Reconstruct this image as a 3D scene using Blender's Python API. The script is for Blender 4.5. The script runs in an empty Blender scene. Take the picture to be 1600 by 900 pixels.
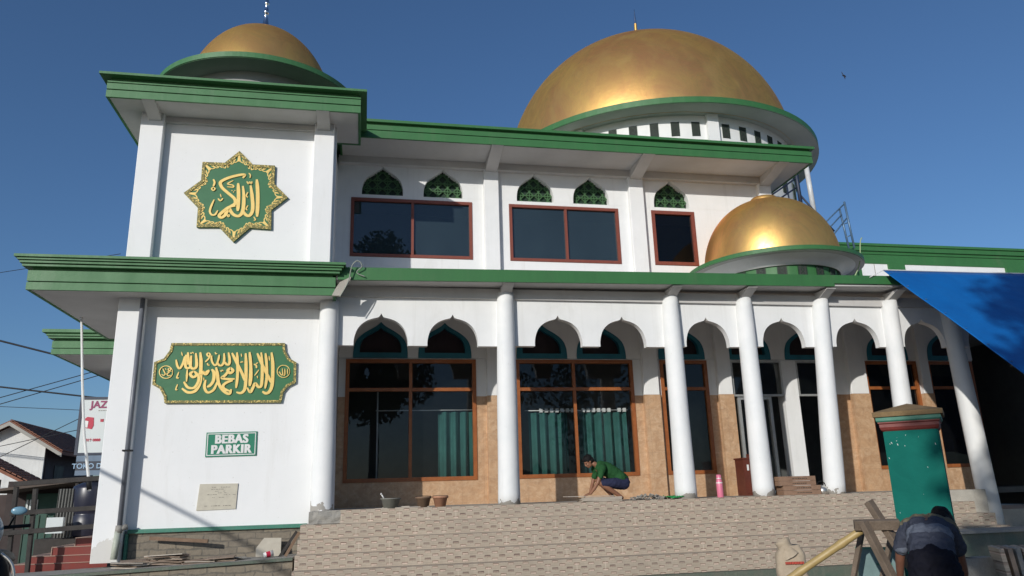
import bpy, bmesh, math, random
from mathutils import Vector, Matrix, noise
sc = bpy.context.scene
COL = sc.collection
R = math.radians
random.seed(7)

# ------------------------------------------------------------------ camera, light, exposure
cam_d = bpy.data.cameras.new('camera'); cam = bpy.data.objects.new('camera', cam_d); COL.objects.link(cam)
YAW, PITCH, ROLL, F = 0.196245893, 0.265991287, -0.0298552810, 1175.2
fw = Vector((math.sin(YAW)*math.cos(PITCH), math.cos(YAW)*math.cos(PITCH), math.sin(PITCH)))
rt0 = Vector((math.cos(YAW), -math.sin(YAW), 0)); up0 = rt0.cross(fw)
rt = math.cos(ROLL)*rt0 + math.sin(ROLL)*up0
up = -math.sin(ROLL)*rt0 + math.cos(ROLL)*up0
mw = Matrix((rt, up, -fw)).transposed().to_4x4(); mw.translation = Vector((2.4805, -15.0, 0.2556))
cam.matrix_world = mw
cam_d.sensor_width = 36.0; cam_d.lens = F/1600*36.0
cam_d.clip_start = 0.05; cam_d.clip_end = 2000
sc.camera = cam

SUN = Vector((0.77, 1.0, -0.42)).normalized()      # direction the light travels
el = math.asin(-SUN.z)
w = bpy.data.worlds.new('World'); sc.world = w; w.use_nodes = True
nt = w.node_tree; bg = nt.nodes['Background']
sky = nt.nodes.new('ShaderNodeTexSky'); sky.sky_type = 'NISHITA'; sky.sun_disc = False
sky.sun_elevation = el
sky.sun_rotation = math.atan2(-SUN.x, -SUN.y)
sky.altitude = 0; sky.air_density = 1.0; sky.dust_density = 0.9; sky.ozone_density = 6.0
nt.links.new(sky.outputs[0], bg.inputs[0]); bg.inputs[1].default_value = 0.10
sun_d = bpy.data.lights.new('sun', 'SUN'); sun = bpy.data.objects.new('sun', sun_d); COL.objects.link(sun)
sun_d.energy = 3.2; sun_d.angle = R(0.6); sun_d.color = (1.0, 0.965, 0.90)
sun.rotation_euler = SUN.to_track_quat('-Z', 'Y').to_euler(); sun.location = (-20, -30, 20)
vs = sc.view_settings
vs.view_transform = 'Standard'; vs.look = 'None'; vs.exposure = 0.0; vs.gamma = 1.0; vs.use_curve_mapping = False

# ------------------------------------------------------------------ helpers
def ebm(): return bmesh.new()
def obj(name, bm, m, parent=None, smooth=False, recalc=True):
    if recalc: bmesh.ops.recalc_face_normals(bm, faces=bm.faces)
    me = bpy.data.meshes.new(name); bm.to_mesh(me); bm.free()
    if m:
        for mm in (m if isinstance(m, (list, tuple)) else [m]): me.materials.append(mm)
    if smooth:
        for p in me.polygons: p.use_smooth = True
    o = bpy.data.objects.new(name, me); COL.objects.link(o)
    if parent: o.parent = parent
    return o
def tag(o, label=None, cat=None, group=None, kind=None):
    if label: o['label'] = label
    if cat: o['category'] = cat
    if group: o['group'] = group
    if kind: o['kind'] = kind
    return o
def thing(name, label, cat, loc=(0, 0, 0), rz=0, group=None):
    o = bpy.data.objects.new(name, None); COL.objects.link(o)
    o.location = loc; o.rotation_euler = (0, 0, rz); o.empty_display_size = .2
    return tag(o, label, cat, group)
def dup(root, loc, rz=None, label=None):
    r = root.copy(); COL.objects.link(r); r.location = loc
    if rz is not None: r.rotation_euler = (0, 0, rz)
    if label: r['label'] = label
    for ch in list(root.children):
        c = ch.copy(); COL.objects.link(c); c.parent = r
        for g in list(ch.children):
            d = g.copy(); COL.objects.link(d); d.parent = c
    return r
def box(bm, x0, x1, y0, y1, z0, z1, M=None):
    vs_ = [bm.verts.new((x, y, z)) for z in (z0, z1) for y in (y0, y1) for x in (x0, x1)]
    fs = [(0, 2, 3, 1), (4, 5, 7, 6), (0, 1, 5, 4), (2, 6, 7, 3), (0, 4, 6, 2), (1, 3, 7, 5)]
    out = [bm.faces.new([vs_[i] for i in f]) for f in fs]
    if M is not None:
        for v in vs_: v.co = M @ v.co
    return out
def obox(bm, c, size, rot=(0, 0, 0)):
    M = Matrix.Translation(Vector(c)) @ (Matrix.Rotation(rot[2], 4, 'Z') @ Matrix.Rotation(rot[1], 4, 'Y') @ Matrix.Rotation(rot[0], 4, 'X'))
    sx, sy, sz = size
    return box(bm, -sx/2, sx/2, -sy/2, sy/2, -sz/2, sz/2, M)
def prism(bm, pts, a0, a1, axis='y'):
    """2D outline extruded along an axis; y: pts=(x,z)  x: pts=(y,z)  z: pts=(x,y)"""
    def P(p, a): return {'y': (p[0], a, p[1]), 'x': (a, p[0], p[1]), 'z': (p[0], p[1], a)}[axis]
    A = [bm.verts.new(P(p, a0)) for p in pts]; B = [bm.verts.new(P(p, a1)) for p in pts]
    n = len(pts)
    bm.faces.new(A); bm.faces.new(B[::-1])
    for i in range(n):
        j = (i+1) % n
        bm.faces.new((A[j], A[i], B[i], B[j]))
def lathe(bm, prof, c=(0, 0, 0), n=48, a0=0, a1=2*math.pi, M=None):
    full = abs(a1-a0-2*math.pi) < 1e-6
    k = n if full else n+1
    rings = []
    for r, z in prof:
        if r < 1e-5: rings.append([bm.verts.new((c[0], c[1], c[2]+z))])
        else: rings.append([bm.verts.new((c[0]+r*math.cos(a0+(a1-a0)*i/n), c[1]+r*math.sin(a0+(a1-a0)*i/n), c[2]+z)) for i in range(k)])
    for a, b in zip(rings, rings[1:]):
        for i in range(n):
            j = (i+1) % k
            if len(a) == 1 and len(b) == 1: continue
            if len(a) == 1: bm.faces.new((a[0], b[j], b[i]))
            elif len(b) == 1: bm.faces.new((a[i], a[j], b[0]))
            else: bm.faces.new((a[i], a[j], b[j], b[i]))
    if M is not None:
        for ring in rings:
            for v in ring: v.co = M @ v.co
def tube(bm, pts, rad, n=8, caps=True):
    pts = [Vector(p) for p in pts]
    rs = rad if isinstance(rad, (list, tuple)) else [rad]*len(pts)
    rings = []; u = None
    for i, p in enumerate(pts):
        t = (pts[min(i+1, len(pts)-1)]-pts[max(i-1, 0)]).normalized()
        if u is None:
            u = t.cross(Vector((0, 0, 1)))
            if u.length < .1: u = t.cross(Vector((1, 0, 0)))
        u = (u - t*u.dot(t)).normalized(); v = t.cross(u)
        rings.append([bm.verts.new(p + rs[i]*(math.cos(2*math.pi*k/n)*u + math.sin(2*math.pi*k/n)*v)) for k in range(n)])
    for a, b in zip(rings, rings[1:]):
        for k in range(n): bm.faces.new((a[k], a[(k+1) % n], b[(k+1) % n], b[k]))
    if caps: bm.faces.new(rings[0][::-1]); bm.faces.new(rings[-1])
def sweep_rect(bm, prof, x0, x1, y0, y1):
    """profile (out, z) carried round a rectangle with mitred corners, top and bottom closed"""
    rings = [[bm.verts.new(p) for p in ((x0-o, y0-o, z), (x1+o, y0-o, z), (x1+o, y1+o, z), (x0-o, y1+o, z))] for o, z in prof]
    for a, b in zip(rings, rings[1:]):
        for k in range(4): bm.faces.new((a[k], a[(k+1) % 4], b[(k+1) % 4], b[k]))
    bm.faces.new(rings[0][::-1]); bm.faces.new(rings[-1])
def catmull(p, n=5, closed=False):
    out = []; m = len(p)
    for i in range(m if closed else m-1):
        g = (lambda k: p[k % m]) if closed else (lambda k: p[max(0, min(m-1, k))])
        a, b, c, d = g(i-1), g(i), g(i+1), g(i+2)
        for k in range(n):
            t = k/n
            out.append(tuple(.5*((2*b[q]) + (-a[q]+c[q])*t + (2*a[q]-5*b[q]+4*c[q]-d[q])*t*t + (-a[q]+3*b[q]-3*c[q]+d[q])*t**3) for q in range(len(b))))
    if not closed: out.append(tuple(p[-1]))
    return out
def ngon_disp(bm, amt, scale):
    for v in bm.verts:
        v.co += amt*noise.noise_vector(v.co*scale)

def inset(pts, d):
    n = len(pts); out = []; A = sum(pts[i][0]*pts[(i+1) % n][1]-pts[(i+1) % n][0]*pts[i][1] for i in range(n)); s = 1 if A > 0 else -1
    for i in range(n):
        a, b_, c_ = Vector(pts[i-1]), Vector(pts[i]), Vector(pts[(i+1) % n])
        u, v = (b_-a).normalized(), (c_-b_).normalized()
        nu, nv = Vector((-u.y, u.x))*s, Vector((-v.y, v.x))*s
        m_ = (nu+nv); m_ = m_/max(.35, m_.dot(nu)) if m_.length > 1e-4 else nu
        q = b_ + m_*d; out.append((q.x, q.y))
    return out
def sweep_poly(bm, prof, poly):
    rings = [[bm.verts.new((x, y, z)) for x, y in inset(poly, -o)] for o, z in prof]; n = len(poly)
    for a, b in zip(rings, rings[1:]):
        for k in range(n): bm.faces.new((a[k], a[(k+1) % n], b[(k+1) % n], b[k]))
    bm.faces.new(rings[0][::-1]); bm.faces.new(rings[-1])
# ------------------------------------------------------------------ materials
class NB:
    def __init__(s, m): s.t = m.node_tree; s.n = s.t.nodes; s.l = s.t.links
    def node(s, k, **kw):
        x = s.n.new(k)
        for a, b in kw.items(): setattr(x, a, b)
        return x
    def put(s, sock, v):
        if isinstance(v, (int, float)): sock.default_value = v
        elif isinstance(v, (tuple, list)): sock.default_value = tuple(v) + ((1,) if len(v) == 3 and len(sock.default_value) == 4 else ())
        else: s.l.new(v, sock)
    def m(s, op, a, b=0.0, c=None):
        x = s.node('ShaderNodeMath', operation=op); s.put(x.inputs[0], a); s.put(x.inputs[1], b)
        if c is not None: s.put(x.inputs[2], c)
        return x.outputs[0]
    def mix(s, f, a, b, blend='MIX'):
        x = s.node('ShaderNodeMix', data_type='RGBA', blend_type=blend)
        s.put(x.inputs[0], f); s.put(x.inputs[6], a); s.put(x.inputs[7], b); return x.outputs[2]
    def coord(s, which='Object'): return s.node('ShaderNodeTexCoord').outputs[which]
    def scale(s, v, sc_):
        x = s.node('ShaderNodeMapping'); x.inputs['Scale'].default_value = sc_; s.l.new(v, x.inputs[0]); return x.outputs[0]
    def noise(s, v, scale, detail=4, rough=.55, dist=0):
        x = s.node('ShaderNodeTexNoise'); s.l.new(v, x.inputs['Vector'])
        x.inputs['Scale'].default_value = scale; x.inputs['Detail'].default_value = detail; x.inputs['Roughness'].default_value = rough; x.inputs['Distortion'].default_value = dist
        return x.outputs[0]
    def ramp(s, f, a, b):   # map a..b to 0..1
        x = s.node('ShaderNodeMapRange'); s.put(x.inputs[0], f); x.inputs[1].default_value = a; x.inputs[2].default_value = b; return x.outputs[0]
    def bump(s, h, strength, dist=.02):
        x = s.node('ShaderNodeBump'); x.inputs['Strength'].default_value = strength; x.inputs['Distance'].default_value = dist; s.l.new(h, x.inputs['Height']); return x.outputs[0]
def new_mat(name):
    m = bpy.data.materials.new(name); m.use_nodes = True
    b = NB(m); p = m.node_tree.nodes['Principled BSDF']
    return m, b, p
def pm(name, col, rough=.6, col2=None, scale=3.0, var=.18, bump=.0, bscale=30, metal=0, spec=.5, streak=False, dirt=None, fine=.0):
    m, b, p = new_mat(name); v = b.coord()
    c2 = col2 or tuple(max(0, c*(1-var)) for c in col)
    vv = b.scale(v, (1, 1, .25)) if streak else v
    n1 = b.ramp(b.noise(vv, scale, 6, .6, .3), .3, .72)
    c = b.mix(n1, col, c2)
    if fine: c = b.mix(b.m('MULTIPLY', b.ramp(b.noise(v, scale*14, 3), .45, .75), fine), c, tuple(x*.55 for x in col))
    if dirt:
        d = b.ramp(b.noise(b.scale(v, (1, 1, .35)), 1.3, 8, .7, .6), .56, .80)
        c = b.mix(b.m('MULTIPLY', d, dirt[1]), c, dirt[0])
    if dirt:
        st_ = b.ramp(b.noise(b.scale(v, (7, 7, .22)), 1.0, 5, .65, .2), .56, .78); c = b.mix(b.m('MULTIPLY', st_, dirt[1]*.75), c, dirt[0])
    b.put(p.inputs['Base Color'], c); p.inputs['Metallic'].default_value = metal
    b.put(p.inputs['Roughness'], b.m('ADD', b.m('MULTIPLY', n1, .12), rough-.06))
    p.inputs['Specular IOR Level'].default_value = spec
    if bump: b.put(p.inputs['Normal'], b.bump(b.noise(v, bscale, 5, .6), bump))
    return m
MW = pm('white plaster', (.82, .82, .81), .75, (.75, .755, .745), 1.5, bump=.14, bscale=9, dirt=((.50, .49, .45), .34))
MWC = pm('white column plaster', (.80, .80, .78), .7, (.72, .73, .72), 2.2, bump=.12, bscale=8, dirt=((.55, .53, .5), .18))
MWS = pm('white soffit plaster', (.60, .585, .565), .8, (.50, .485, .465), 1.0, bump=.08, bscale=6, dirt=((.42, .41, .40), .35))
def tower_white():
    m, b, p = new_mat('white plaster of tower'); v = b.coord(); sx = b.node('ShaderNodeSeparateXYZ'); b.l.new(v, sx.inputs[0])
    c = b.mix(b.ramp(b.noise(v, .9, 6, .6, .3), .3, .72), (.82, .82, .815), (.765, .77, .765))
    d = b.ramp(b.noise(b.scale(v, (1.6, 1, .22)), 1.5, 8, .7, .5), .56, .80); c = b.mix(b.m('MULTIPLY', d, .26), c, (.52, .50, .45))
    g = b.m('LESS_THAN', b.m('ADD', sx.outputs[2], b.m('MULTIPLY', b.noise(v, 3, 6, .7), -.9)), -.82)       # rain splashed dirt at the foot
    c = b.mix(b.m('MULTIPLY', g, .45), c, (.42, .38, .31))
    sp = b.ramp(b.noise(v, 26, 3, .5), .70, .76); c = b.mix(b.m('MULTIPLY', sp, .5), c, (.5, .48, .44))
    b.put(p.inputs['Base Color'], c); p.inputs['Roughness'].default_value = .75
    b.put(p.inputs['Normal'], b.bump(b.noise(v, 7, 5, .6), .12)); return m
MWT = tower_white()
MGREYS = pm('grey plaster', (.30, .31, .30), .85, (.24, .25, .245), 2)
MGF = pm('green fascia paint', (.060, .190, .068), .55, (.047, .155, .056), 2.5, bump=.15, bscale=14, streak=True, dirt=((.15, .22, .14), .5))
MGW = pm('darker green fascia paint', (.042, .165, .050), .55, (.034, .138, .043), 2.5, bump=.15, bscale=14, streak=True, dirt=((.10, .16, .08), .55))
MGT = pm('teal green trim paint', (.05, .22, .15), .55, (.04, .17, .12), 5, bump=.2, bscale=20, dirt=((.2, .22, .17), .45))
MGTD = pm('weathered green edge paint', (.085, .125, .095), .75, (.15, .145, .115), 4, bump=.3, bscale=20, fine=.4, dirt=((.22, .21, .17), .7))
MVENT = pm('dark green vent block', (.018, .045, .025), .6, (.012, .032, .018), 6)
MVENTG = pm('green vent lattice', (.06, .15, .055), .6, (.045, .11, .045), 6)
MDARK = pm('dark interior', (.04, .046, .042), .9)
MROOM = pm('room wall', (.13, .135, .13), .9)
MFRU = pm('red brown window paint', (.24, .065, .04), .5, (.19, .05, .032), 12, bump=.2, bscale=40, fine=.4)
MFRL = pm('orange brown window wood', (.36, .12, .035), .4, (.25, .075, .02), 6, bump=.1, bscale=40)
MTEAL = pm('teal arch paint', (.012, .16, .22), .5, (.01, .125, .175), 5)
MALU = pm('pale aluminium', (.62, .63, .60), .35, (.5, .5, .48), 8, metal=.6)
MCONC = pm('rough concrete', (.36, .34, .30), .9, (.25, .24, .22), 5, bump=.5, bscale=25, fine=.5)
MCONL = pm('pale cement', (.50, .47, .41), .9, (.38, .35, .30), 4, bump=.4, bscale=30, fine=.4)
MDIRT = pm('dry dirt ground', (.28, .24, .19), .95, (.20, .17, .14), .8, bump=.6, bscale=6, fine=.5)
MASPH = pm('asphalt', (.07, .068, .065), .9, (.05, .05, .05), 1.2, bump=.4, bscale=60, fine=.4)
MRED = pm('red step tile', (.22, .035, .025), .35, (.17, .028, .022), 5)
MTERR = pm('terracotta roof tile', (.30, .125, .075), .85, (.16, .07, .045), 3, bump=.3, bscale=20, fine=.5)
MBLACK = pm('black paint', (.02, .02, .022), .5, spec=.12)
MWOODD = pm('dark weathered wood', (.042, .036, .032), .8, (.028, .025, .023), 7, bump=.3, bscale=40)
MWOOD = pm('weathered timber', (.20, .15, .11), .85, (.12, .09, .065), 6, bump=.4, bscale=50, fine=.5)
MPLY = pm('raw brown board', (.22, .14, .09), .8, (.15, .095, .06), 8, bump=.2, bscale=40, fine=.4)
MCRATE = pm('crate slats', (.30, .185, .12), .75, (.22, .13, .085), 9, bump=.3, bscale=40, fine=.4)
MTILEB = pm('buff floor tile', (.55, .48, .40), .5, (.46, .40, .33), 6)
MTILEE = pm('brown tile edge', (.33, .25, .19), .7, (.22, .16, .12), 10)
MSTEEL = pm('brushed aluminium', (.70, .68, .63), .32, (.58, .56, .52), 8, metal=.85)
MCHROME = pm('polished steel', (.65, .65, .67), .15, (.6, .6, .62), 8, metal=1)
MTANK = pm('dark navy plastic', (.022, .024, .042), .35, (.016, .018, .032), 5)
MPINK = pm('pink plastic', (.72, .20, .30), .35, (.62, .17, .26), 5)
MPVCW = pm('white pvc', (.62, .64, .64), .4, (.5, .5, .5), 5)
MPVCG = pm('grey pvc', (.17, .18, .21), .4, (.13, .14, .16), 5)
MPVCP = pm('pale weathered pvc', (.50, .53, .45), .5, (.36, .38, .31), 7)
MBLUEM = pm('pale blue steel rail', (.13, .22, .32), .4, (.10, .17, .26), 8, metal=.3)
MNAVY = pm('dark blue steel rail', (.02, .03, .06), .5)
MCABLE = pm('black cable', (.012, .012, .016), .6)
MLEAF1 = pm('leaf dark', (.045, .085, .022), .6, (.03, .06, .018), 1.5)
MLEAF2 = pm('leaf light', (.085, .13, .035), .6, (.055, .095, .025), 1.5)
MBARK = pm('bark', (.12, .09, .065), .9, (.07, .055, .04), 5, bump=.6, bscale=14)
MSKIN = pm('tanned skin', (.26, .12, .068), .55, (.22, .098, .055), 9)
MSKIND = pm('dark tanned skin', (.19, .082, .05), .55, (.16, .07, .042), 9)
MHAIR = pm('black hair', (.012, .011, .011), .55, bump=.5, bscale=80, spec=.12)
MSHIRTG = pm('green cotton', (.024, .090, .030), .85, (.018, .070, .024), 7, bump=.3, bscale=18, spec=.12)
MJEAN = pm('navy shorts cloth', (.03, .034, .07), .85, (.022, .026, .055), 9, bump=.3, bscale=22, spec=.12)
MTROU = pm('black trousers cloth', (.010, .010, .016), .85, (.007, .007, .012), 9, bump=.3, bscale=18, spec=.12)
MGOLDL = pm('gold relief paint', (.88, .64, .22), .45, (.76, .52, .15), 12, metal=.2)
MSIGNG = pm('sign green', (.032, .16, .062), .5, (.028, .14, .054), 4)
MPARK = pm('parking sign green', (.02, .21, .12), .35, (.018, .19, .11), 4)
MLETW = pm('white lettering', (.78, .78, .76), .5)
MPLQ = pm('cream marble plaque', (.56, .52, .42), .45, (.47, .43, .35), 9)
MINK = pm('engraved grey lettering', (.26, .24, .20), .7)
MBAM = pm('bamboo', (.44, .32, .13), .5, (.33, .23, .09), 6, bump=.1, bscale=30)
MSACK = pm('cement sack paper', (.46, .38, .28), .85, (.36, .29, .21), 6, bump=.4, bscale=16)
MREDP = pm('red print', (.50, .07, .045), .6)
MBRED = pm('billboard red', (.50, .02, .055), .4)
MBPUR = pm('billboard purple', (.28, .02, .11), .4)
MBILL = pm('billboard white', (.62, .66, .66), .4, (.55, .60, .60), 2)
MBANN = pm('dark banner', (.02, .028, .05), .5)
MBLUL = pm('pale blue lettering', (.30, .45, .62), .5)
MBLUB = pm('dull blue banner band', (.14, .20, .28), .6)
MHOUSE = pm('stained white house wall', (.76, .76, .74), .85, (.62, .62, .60), 1.2, bump=.3, bscale=12, dirt=((.3, .3, .3), .5))
MPILL = pm('chipped green pillar paint', (.010, .150, .118), .85, (.008, .112, .09), 3, bump=.2, bscale=12, spec=.08, dirt=((.035, .14, .11), .25))
MPRED = pm('dark red moulding paint', (.20, .03, .022), .55, (.14, .025, .02), 6, fine=.5)
MPCAP = pm('bare ochre cement cap', (.26, .17, .075), .85, (.17, .11, .055), 5, bump=.4, bscale=18, fine=.5)
MTROWEL = pm('grey bucket rubber', (.20, .20, .175), .75, (.15, .15, .13), 6)
MPOTB = pm('brown clay pot', (.19, .12, .075), .8, (.13, .085, .055), 6, bump=.2)
MPOTO = pm('orange clay pot', (.42, .21, .125), .8, (.33, .165, .10), 6, bump=.2)
MCAB = pm('red brown cabinet wood', (.14, .035, .02), .45, (.10, .026, .016), 5)
MGRNC = pm('bright green cloth', (.02, .27, .07), .8)
MPANEL = pm('pale teal painted board', (.15, .24, .235), .6, (.11, .18, .18), 4, fine=.3, dirt=((.1, .17, .17), .5))
MCLUE = pm('pale blue plastic', (.18, .34, .44), .3)
MTYRE = pm('tyre rubber', (.012, .012, .013), .85, spec=.12)
MCARD = pm('grey cardboard', (.50, .46, .38), .85, (.42, .38, .31), 6)
MFEATH = pm('dark feathers', (.03, .03, .04), .8)
MCURT = pm('teal curtain cloth', (.030, .135, .118), .85, (.018, .088, .078), 3, bump=.2, bscale=60)

def gold_mat():
    m, b, p = new_mat('gold dome paint'); v = b.coord()
    n = b.ramp(b.noise(b.scale(v, (1, 1, .55)), .5, 6, .66, .9), .36, .66)
    n2 = b.ramp(b.noise(b.scale(v, (1, 1, .7)), .95, 7, .7, .8), .46, .68)
    n3 = b.ramp(b.noise(b.scale(v, (1, 1, .3)), 1.6, 5, .6), .5, .75)
    c = b.mix(n, (1.0, .62, .18), (.82, .40, .165))
    c = b.mix(b.m('MULTIPLY', n2, .8), c, (.52, .33, .12))
    c = b.mix(b.m('MULTIPLY', n3, .55), c, (1.0, .66, .22))
    b.put(p.inputs['Base Color'], c); p.inputs['Metallic'].default_value = .80; p.inputs['Specular Tint'].default_value = (.9, .42, .26, 1)
    b.put(p.inputs['Roughness'], b.m('ADD', b.m('MULTIPLY', n2, .12), .365))
    b.put(p.inputs['Normal'], b.bump(b.noise(v, 5, 5, .6), .12, .03))
    return m
MGOLD = gold_mat()

def glass_mat(name, tint, ior, rough=0.0, film=None):
    m, b, p = new_mat(name); b.n.remove(p)
    out = b.n['Material Output']
    tr = b.node('ShaderNodeBsdfTransparent'); tr.inputs[0].default_value = (*tint, 1)
    gl = b.node('ShaderNodeBsdfGlossy'); gl.inputs['Roughness'].default_value = rough; gl.inputs[0].default_value = (.9, .95, 1, 1)
    fr = b.node('ShaderNodeFresnel'); fr.inputs[0].default_value = ior
    v = b.coord(); b.put(gl.inputs['Normal'], b.bump(b.noise(v, .9, 2), .02, .05))
    df = b.node('ShaderNodeBsdfDiffuse'); b.put(df.inputs[0], b.mix(b.ramp(b.noise(b.scale(v, (1, 1, .4)), 1.1, 5, .6), .3, .7), film[:3], tuple(x*.75 for x in film[:3])))
    fm = b.node('ShaderNodeMixShader'); fm.inputs[0].default_value = film[3]; b.l.new(tr.outputs[0], fm.inputs[1]); b.l.new(df.outputs[0], fm.inputs[2])
    mx = b.node('ShaderNodeMixShader'); b.l.new(fr.outputs[0], mx.inputs[0]); b.l.new(fm.outputs[0], mx.inputs[1]); b.l.new(gl.outputs[0], mx.inputs[2])
    b.l.new(mx.outputs[0], out.inputs[0]); return m
MGLU = glass_mat('dusty tinted glass', (.30, .36, .38), 1.6, film=(.037, .058, .070, .75))
MGLL = glass_mat('lower window glass', (.95, .97, .97), 1.42, film=(.05, .06, .065, .07))
MGLD = glass_mat('clear dark glass', (.40, .42, .42), 1.35, film=(.02, .022, .025, .15))

def stair_tile():
    m, b, p = new_mat('basket weave relief tile')
    sx = b.node('ShaderNodeSeparateXYZ'); v = b.coord(); b.l.new(v, sx.inputs[0])
    X, Y, Z = sx.outputs
    nv = b.node('ShaderNodeNewGeometry').outputs['Normal']; sn = b.node('ShaderNodeSeparateXYZ'); b.l.new(nv, sn.inputs[0])
    isup = b.m('GREATER_THAN', b.m('ABSOLUTE', sn.outputs[2]), .7)
    row = b.m('ADD', b.m('MULTIPLY', b.m('SUBTRACT', .045, Z), b.m('SUBTRACT', 1, isup)), b.m('MULTIPLY', b.m('SUBTRACT', -.35, Y), isup))
    rv = b.m('DIVIDE', row, .235); ri = b.m('FLOOR', rv); fv = b.m('FRACT', rv)
    off = b.m('FRACT', b.m('MULTIPLY', b.m('SINE', b.m('MULTIPLY', ri, 12.99)), 43.7))
    u = b.m('ADD', b.m('DIVIDE', X, .262), off)
    def rect(u0, v0, hw, hh):
        du = b.m('ABSOLUTE', b.m('SUBTRACT', b.m('FRACT', b.m('ADD', u, .5-u0)), .5))
        dv = b.m('ABSOLUTE', b.m('SUBTRACT', fv, v0))
        return b.m('MULTIPLY', b.m('LESS_THAN', du, hw), b.m('LESS_THAN', dv, hh))
    base = b.mix(b.ramp(b.noise(v, 5, 5), .3, .7), (.47, .395, .305), (.40, .33, .25))
    # woven bricks: alternating paler and darker tones of the pattern
    bu = b.m('FRACT', b.m('ADD', b.m('MULTIPLY', u, 1.0), b.m('MULTIPLY', b.m('FLOOR', b.m('MULTIPLY', fv, 4)), .5)))
    edge = b.m('LESS_THAN', b.m('ABSOLUTE', b.m('SUBTRACT', bu, .5)), .02)
    hl = b.m('LESS_THAN', b.m('ABSOLUTE', b.m('SUBTRACT', b.m('FRACT', b.m('MULTIPLY', fv, 4)), .5)), .07)
    c = b.mix(b.m('MULTIPLY', b.m('MAXIMUM', edge, hl), .45), base, (.25, .2, .165))
    band = b.m('LESS_THAN', b.m('FRACT', b.m('ADD', b.m('MULTIPLY', fv, 2), .12)), .42)
    c = b.mix(b.m('MULTIPLY', band, .22), c, (.47, .40, .32))
    chk = b.m('MODULO', b.m('ADD', b.m('FLOOR', b.m('MULTIPLY', u, 2)), b.m('FLOOR', b.m('MULTIPLY', fv, 4))), 2)
    c = b.mix(b.m('MULTIPLY', b.m('ABSOLUTE', chk), .13), c, (.27, .225, .185))
    jit = b.ramp(b.noise(v, 7, 2), .35, .65)
    for (u0, v0, hw, hh, col, k) in ((.5, .105, .20, .085, (.16, .09, .065), .97), (.5, .13, .175, .05, (.62, .48, .38), .97), (0, .345, .20, .09, (.17, .09, .065), .97), (0, .37, .175, .052, (.66, .52, .42), .97),
                                     (.5, .60, .20, .08, (.12, .075, .06), .98), (.5, .635, .17, .03, (.44, .33, .26), .85), (0, .825, .20, .085, (.18, .10, .075), .95), (0, .85, .175, .05, (.66, .52, .42), .97)):
        c = b.mix(b.m('MULTIPLY', rect(u0, v0, hw, hh), b.m('ADD', k-.3, b.m('MULTIPLY', jit, .3))), c, col)
    # pale grout at tile joints
    ju = b.m('ABSOLUTE', b.m('SUBTRACT', b.m('FRACT', b.m('ADD', b.m('MULTIPLY', u, .5), .5)), .5))
    jn = b.m('GREATER_THAN', b.noise(b.scale(v, (1, 1, .3)), 1.7, 1), .47)
    gr = b.m('MULTIPLY', b.m('MULTIPLY', b.m('LESS_THAN', ju, .014), jn), b.m('MULTIPLY', b.m('GREATER_THAN', fv, .28), b.m('LESS_THAN', fv, .93)))
    c = b.mix(b.m('MULTIPLY', gr, .6), c, (.62, .54, .43))
    sm = b.ramp(b.noise(b.scale(v, (.5, 1, 1.4)), 1.1, 6, .65, .6), .5, .75)
    c = b.mix(b.m('MULTIPLY', sm, .32), c, (.36, .315, .26))
    tid = b.m('FRACT', b.m('MULTIPLY', b.m('SINE', b.m('ADD', b.m('MULTIPLY', b.m('FLOOR', b.m('ADD', b.m('MULTIPLY', u, .5), .5)), 7.31), b.m('MULTIPLY', ri, 3.7))), 917.3))
    c = b.mix(b.m('MULTIPLY', tid, .30), c, (.30, .25, .20))
    dust = b.ramp(b.noise(b.scale(v, (.7, 1, 2.2)), 2.6, 7, .7, .8), .52, .74)
    c = b.mix(b.m('MULTIPLY', dust, .30), c, (.50, .45, .37))
    jl = b.m('GREATER_THAN', fv, .975)
    c = b.mix(b.m('MULTIPLY', jl, .25), c, (.20, .16, .13))
    b.put(p.inputs['Base Color'], c); p.inputs['Roughness'].default_value = .62
    hgt = b.m('ADD', b.m('MULTIPLY', rect(.5, .6, .2, .075), -1), b.m('ADD', b.m('MULTIPLY', rect(0, .35, .2, .08), -.5), b.m('MULTIPLY', rect(0, .84, .2, .08), -.5)))
    b.put(p.inputs['Normal'], b.bump(hgt, .5, .012))
    return m
MSTAIR = stair_tile()

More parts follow.
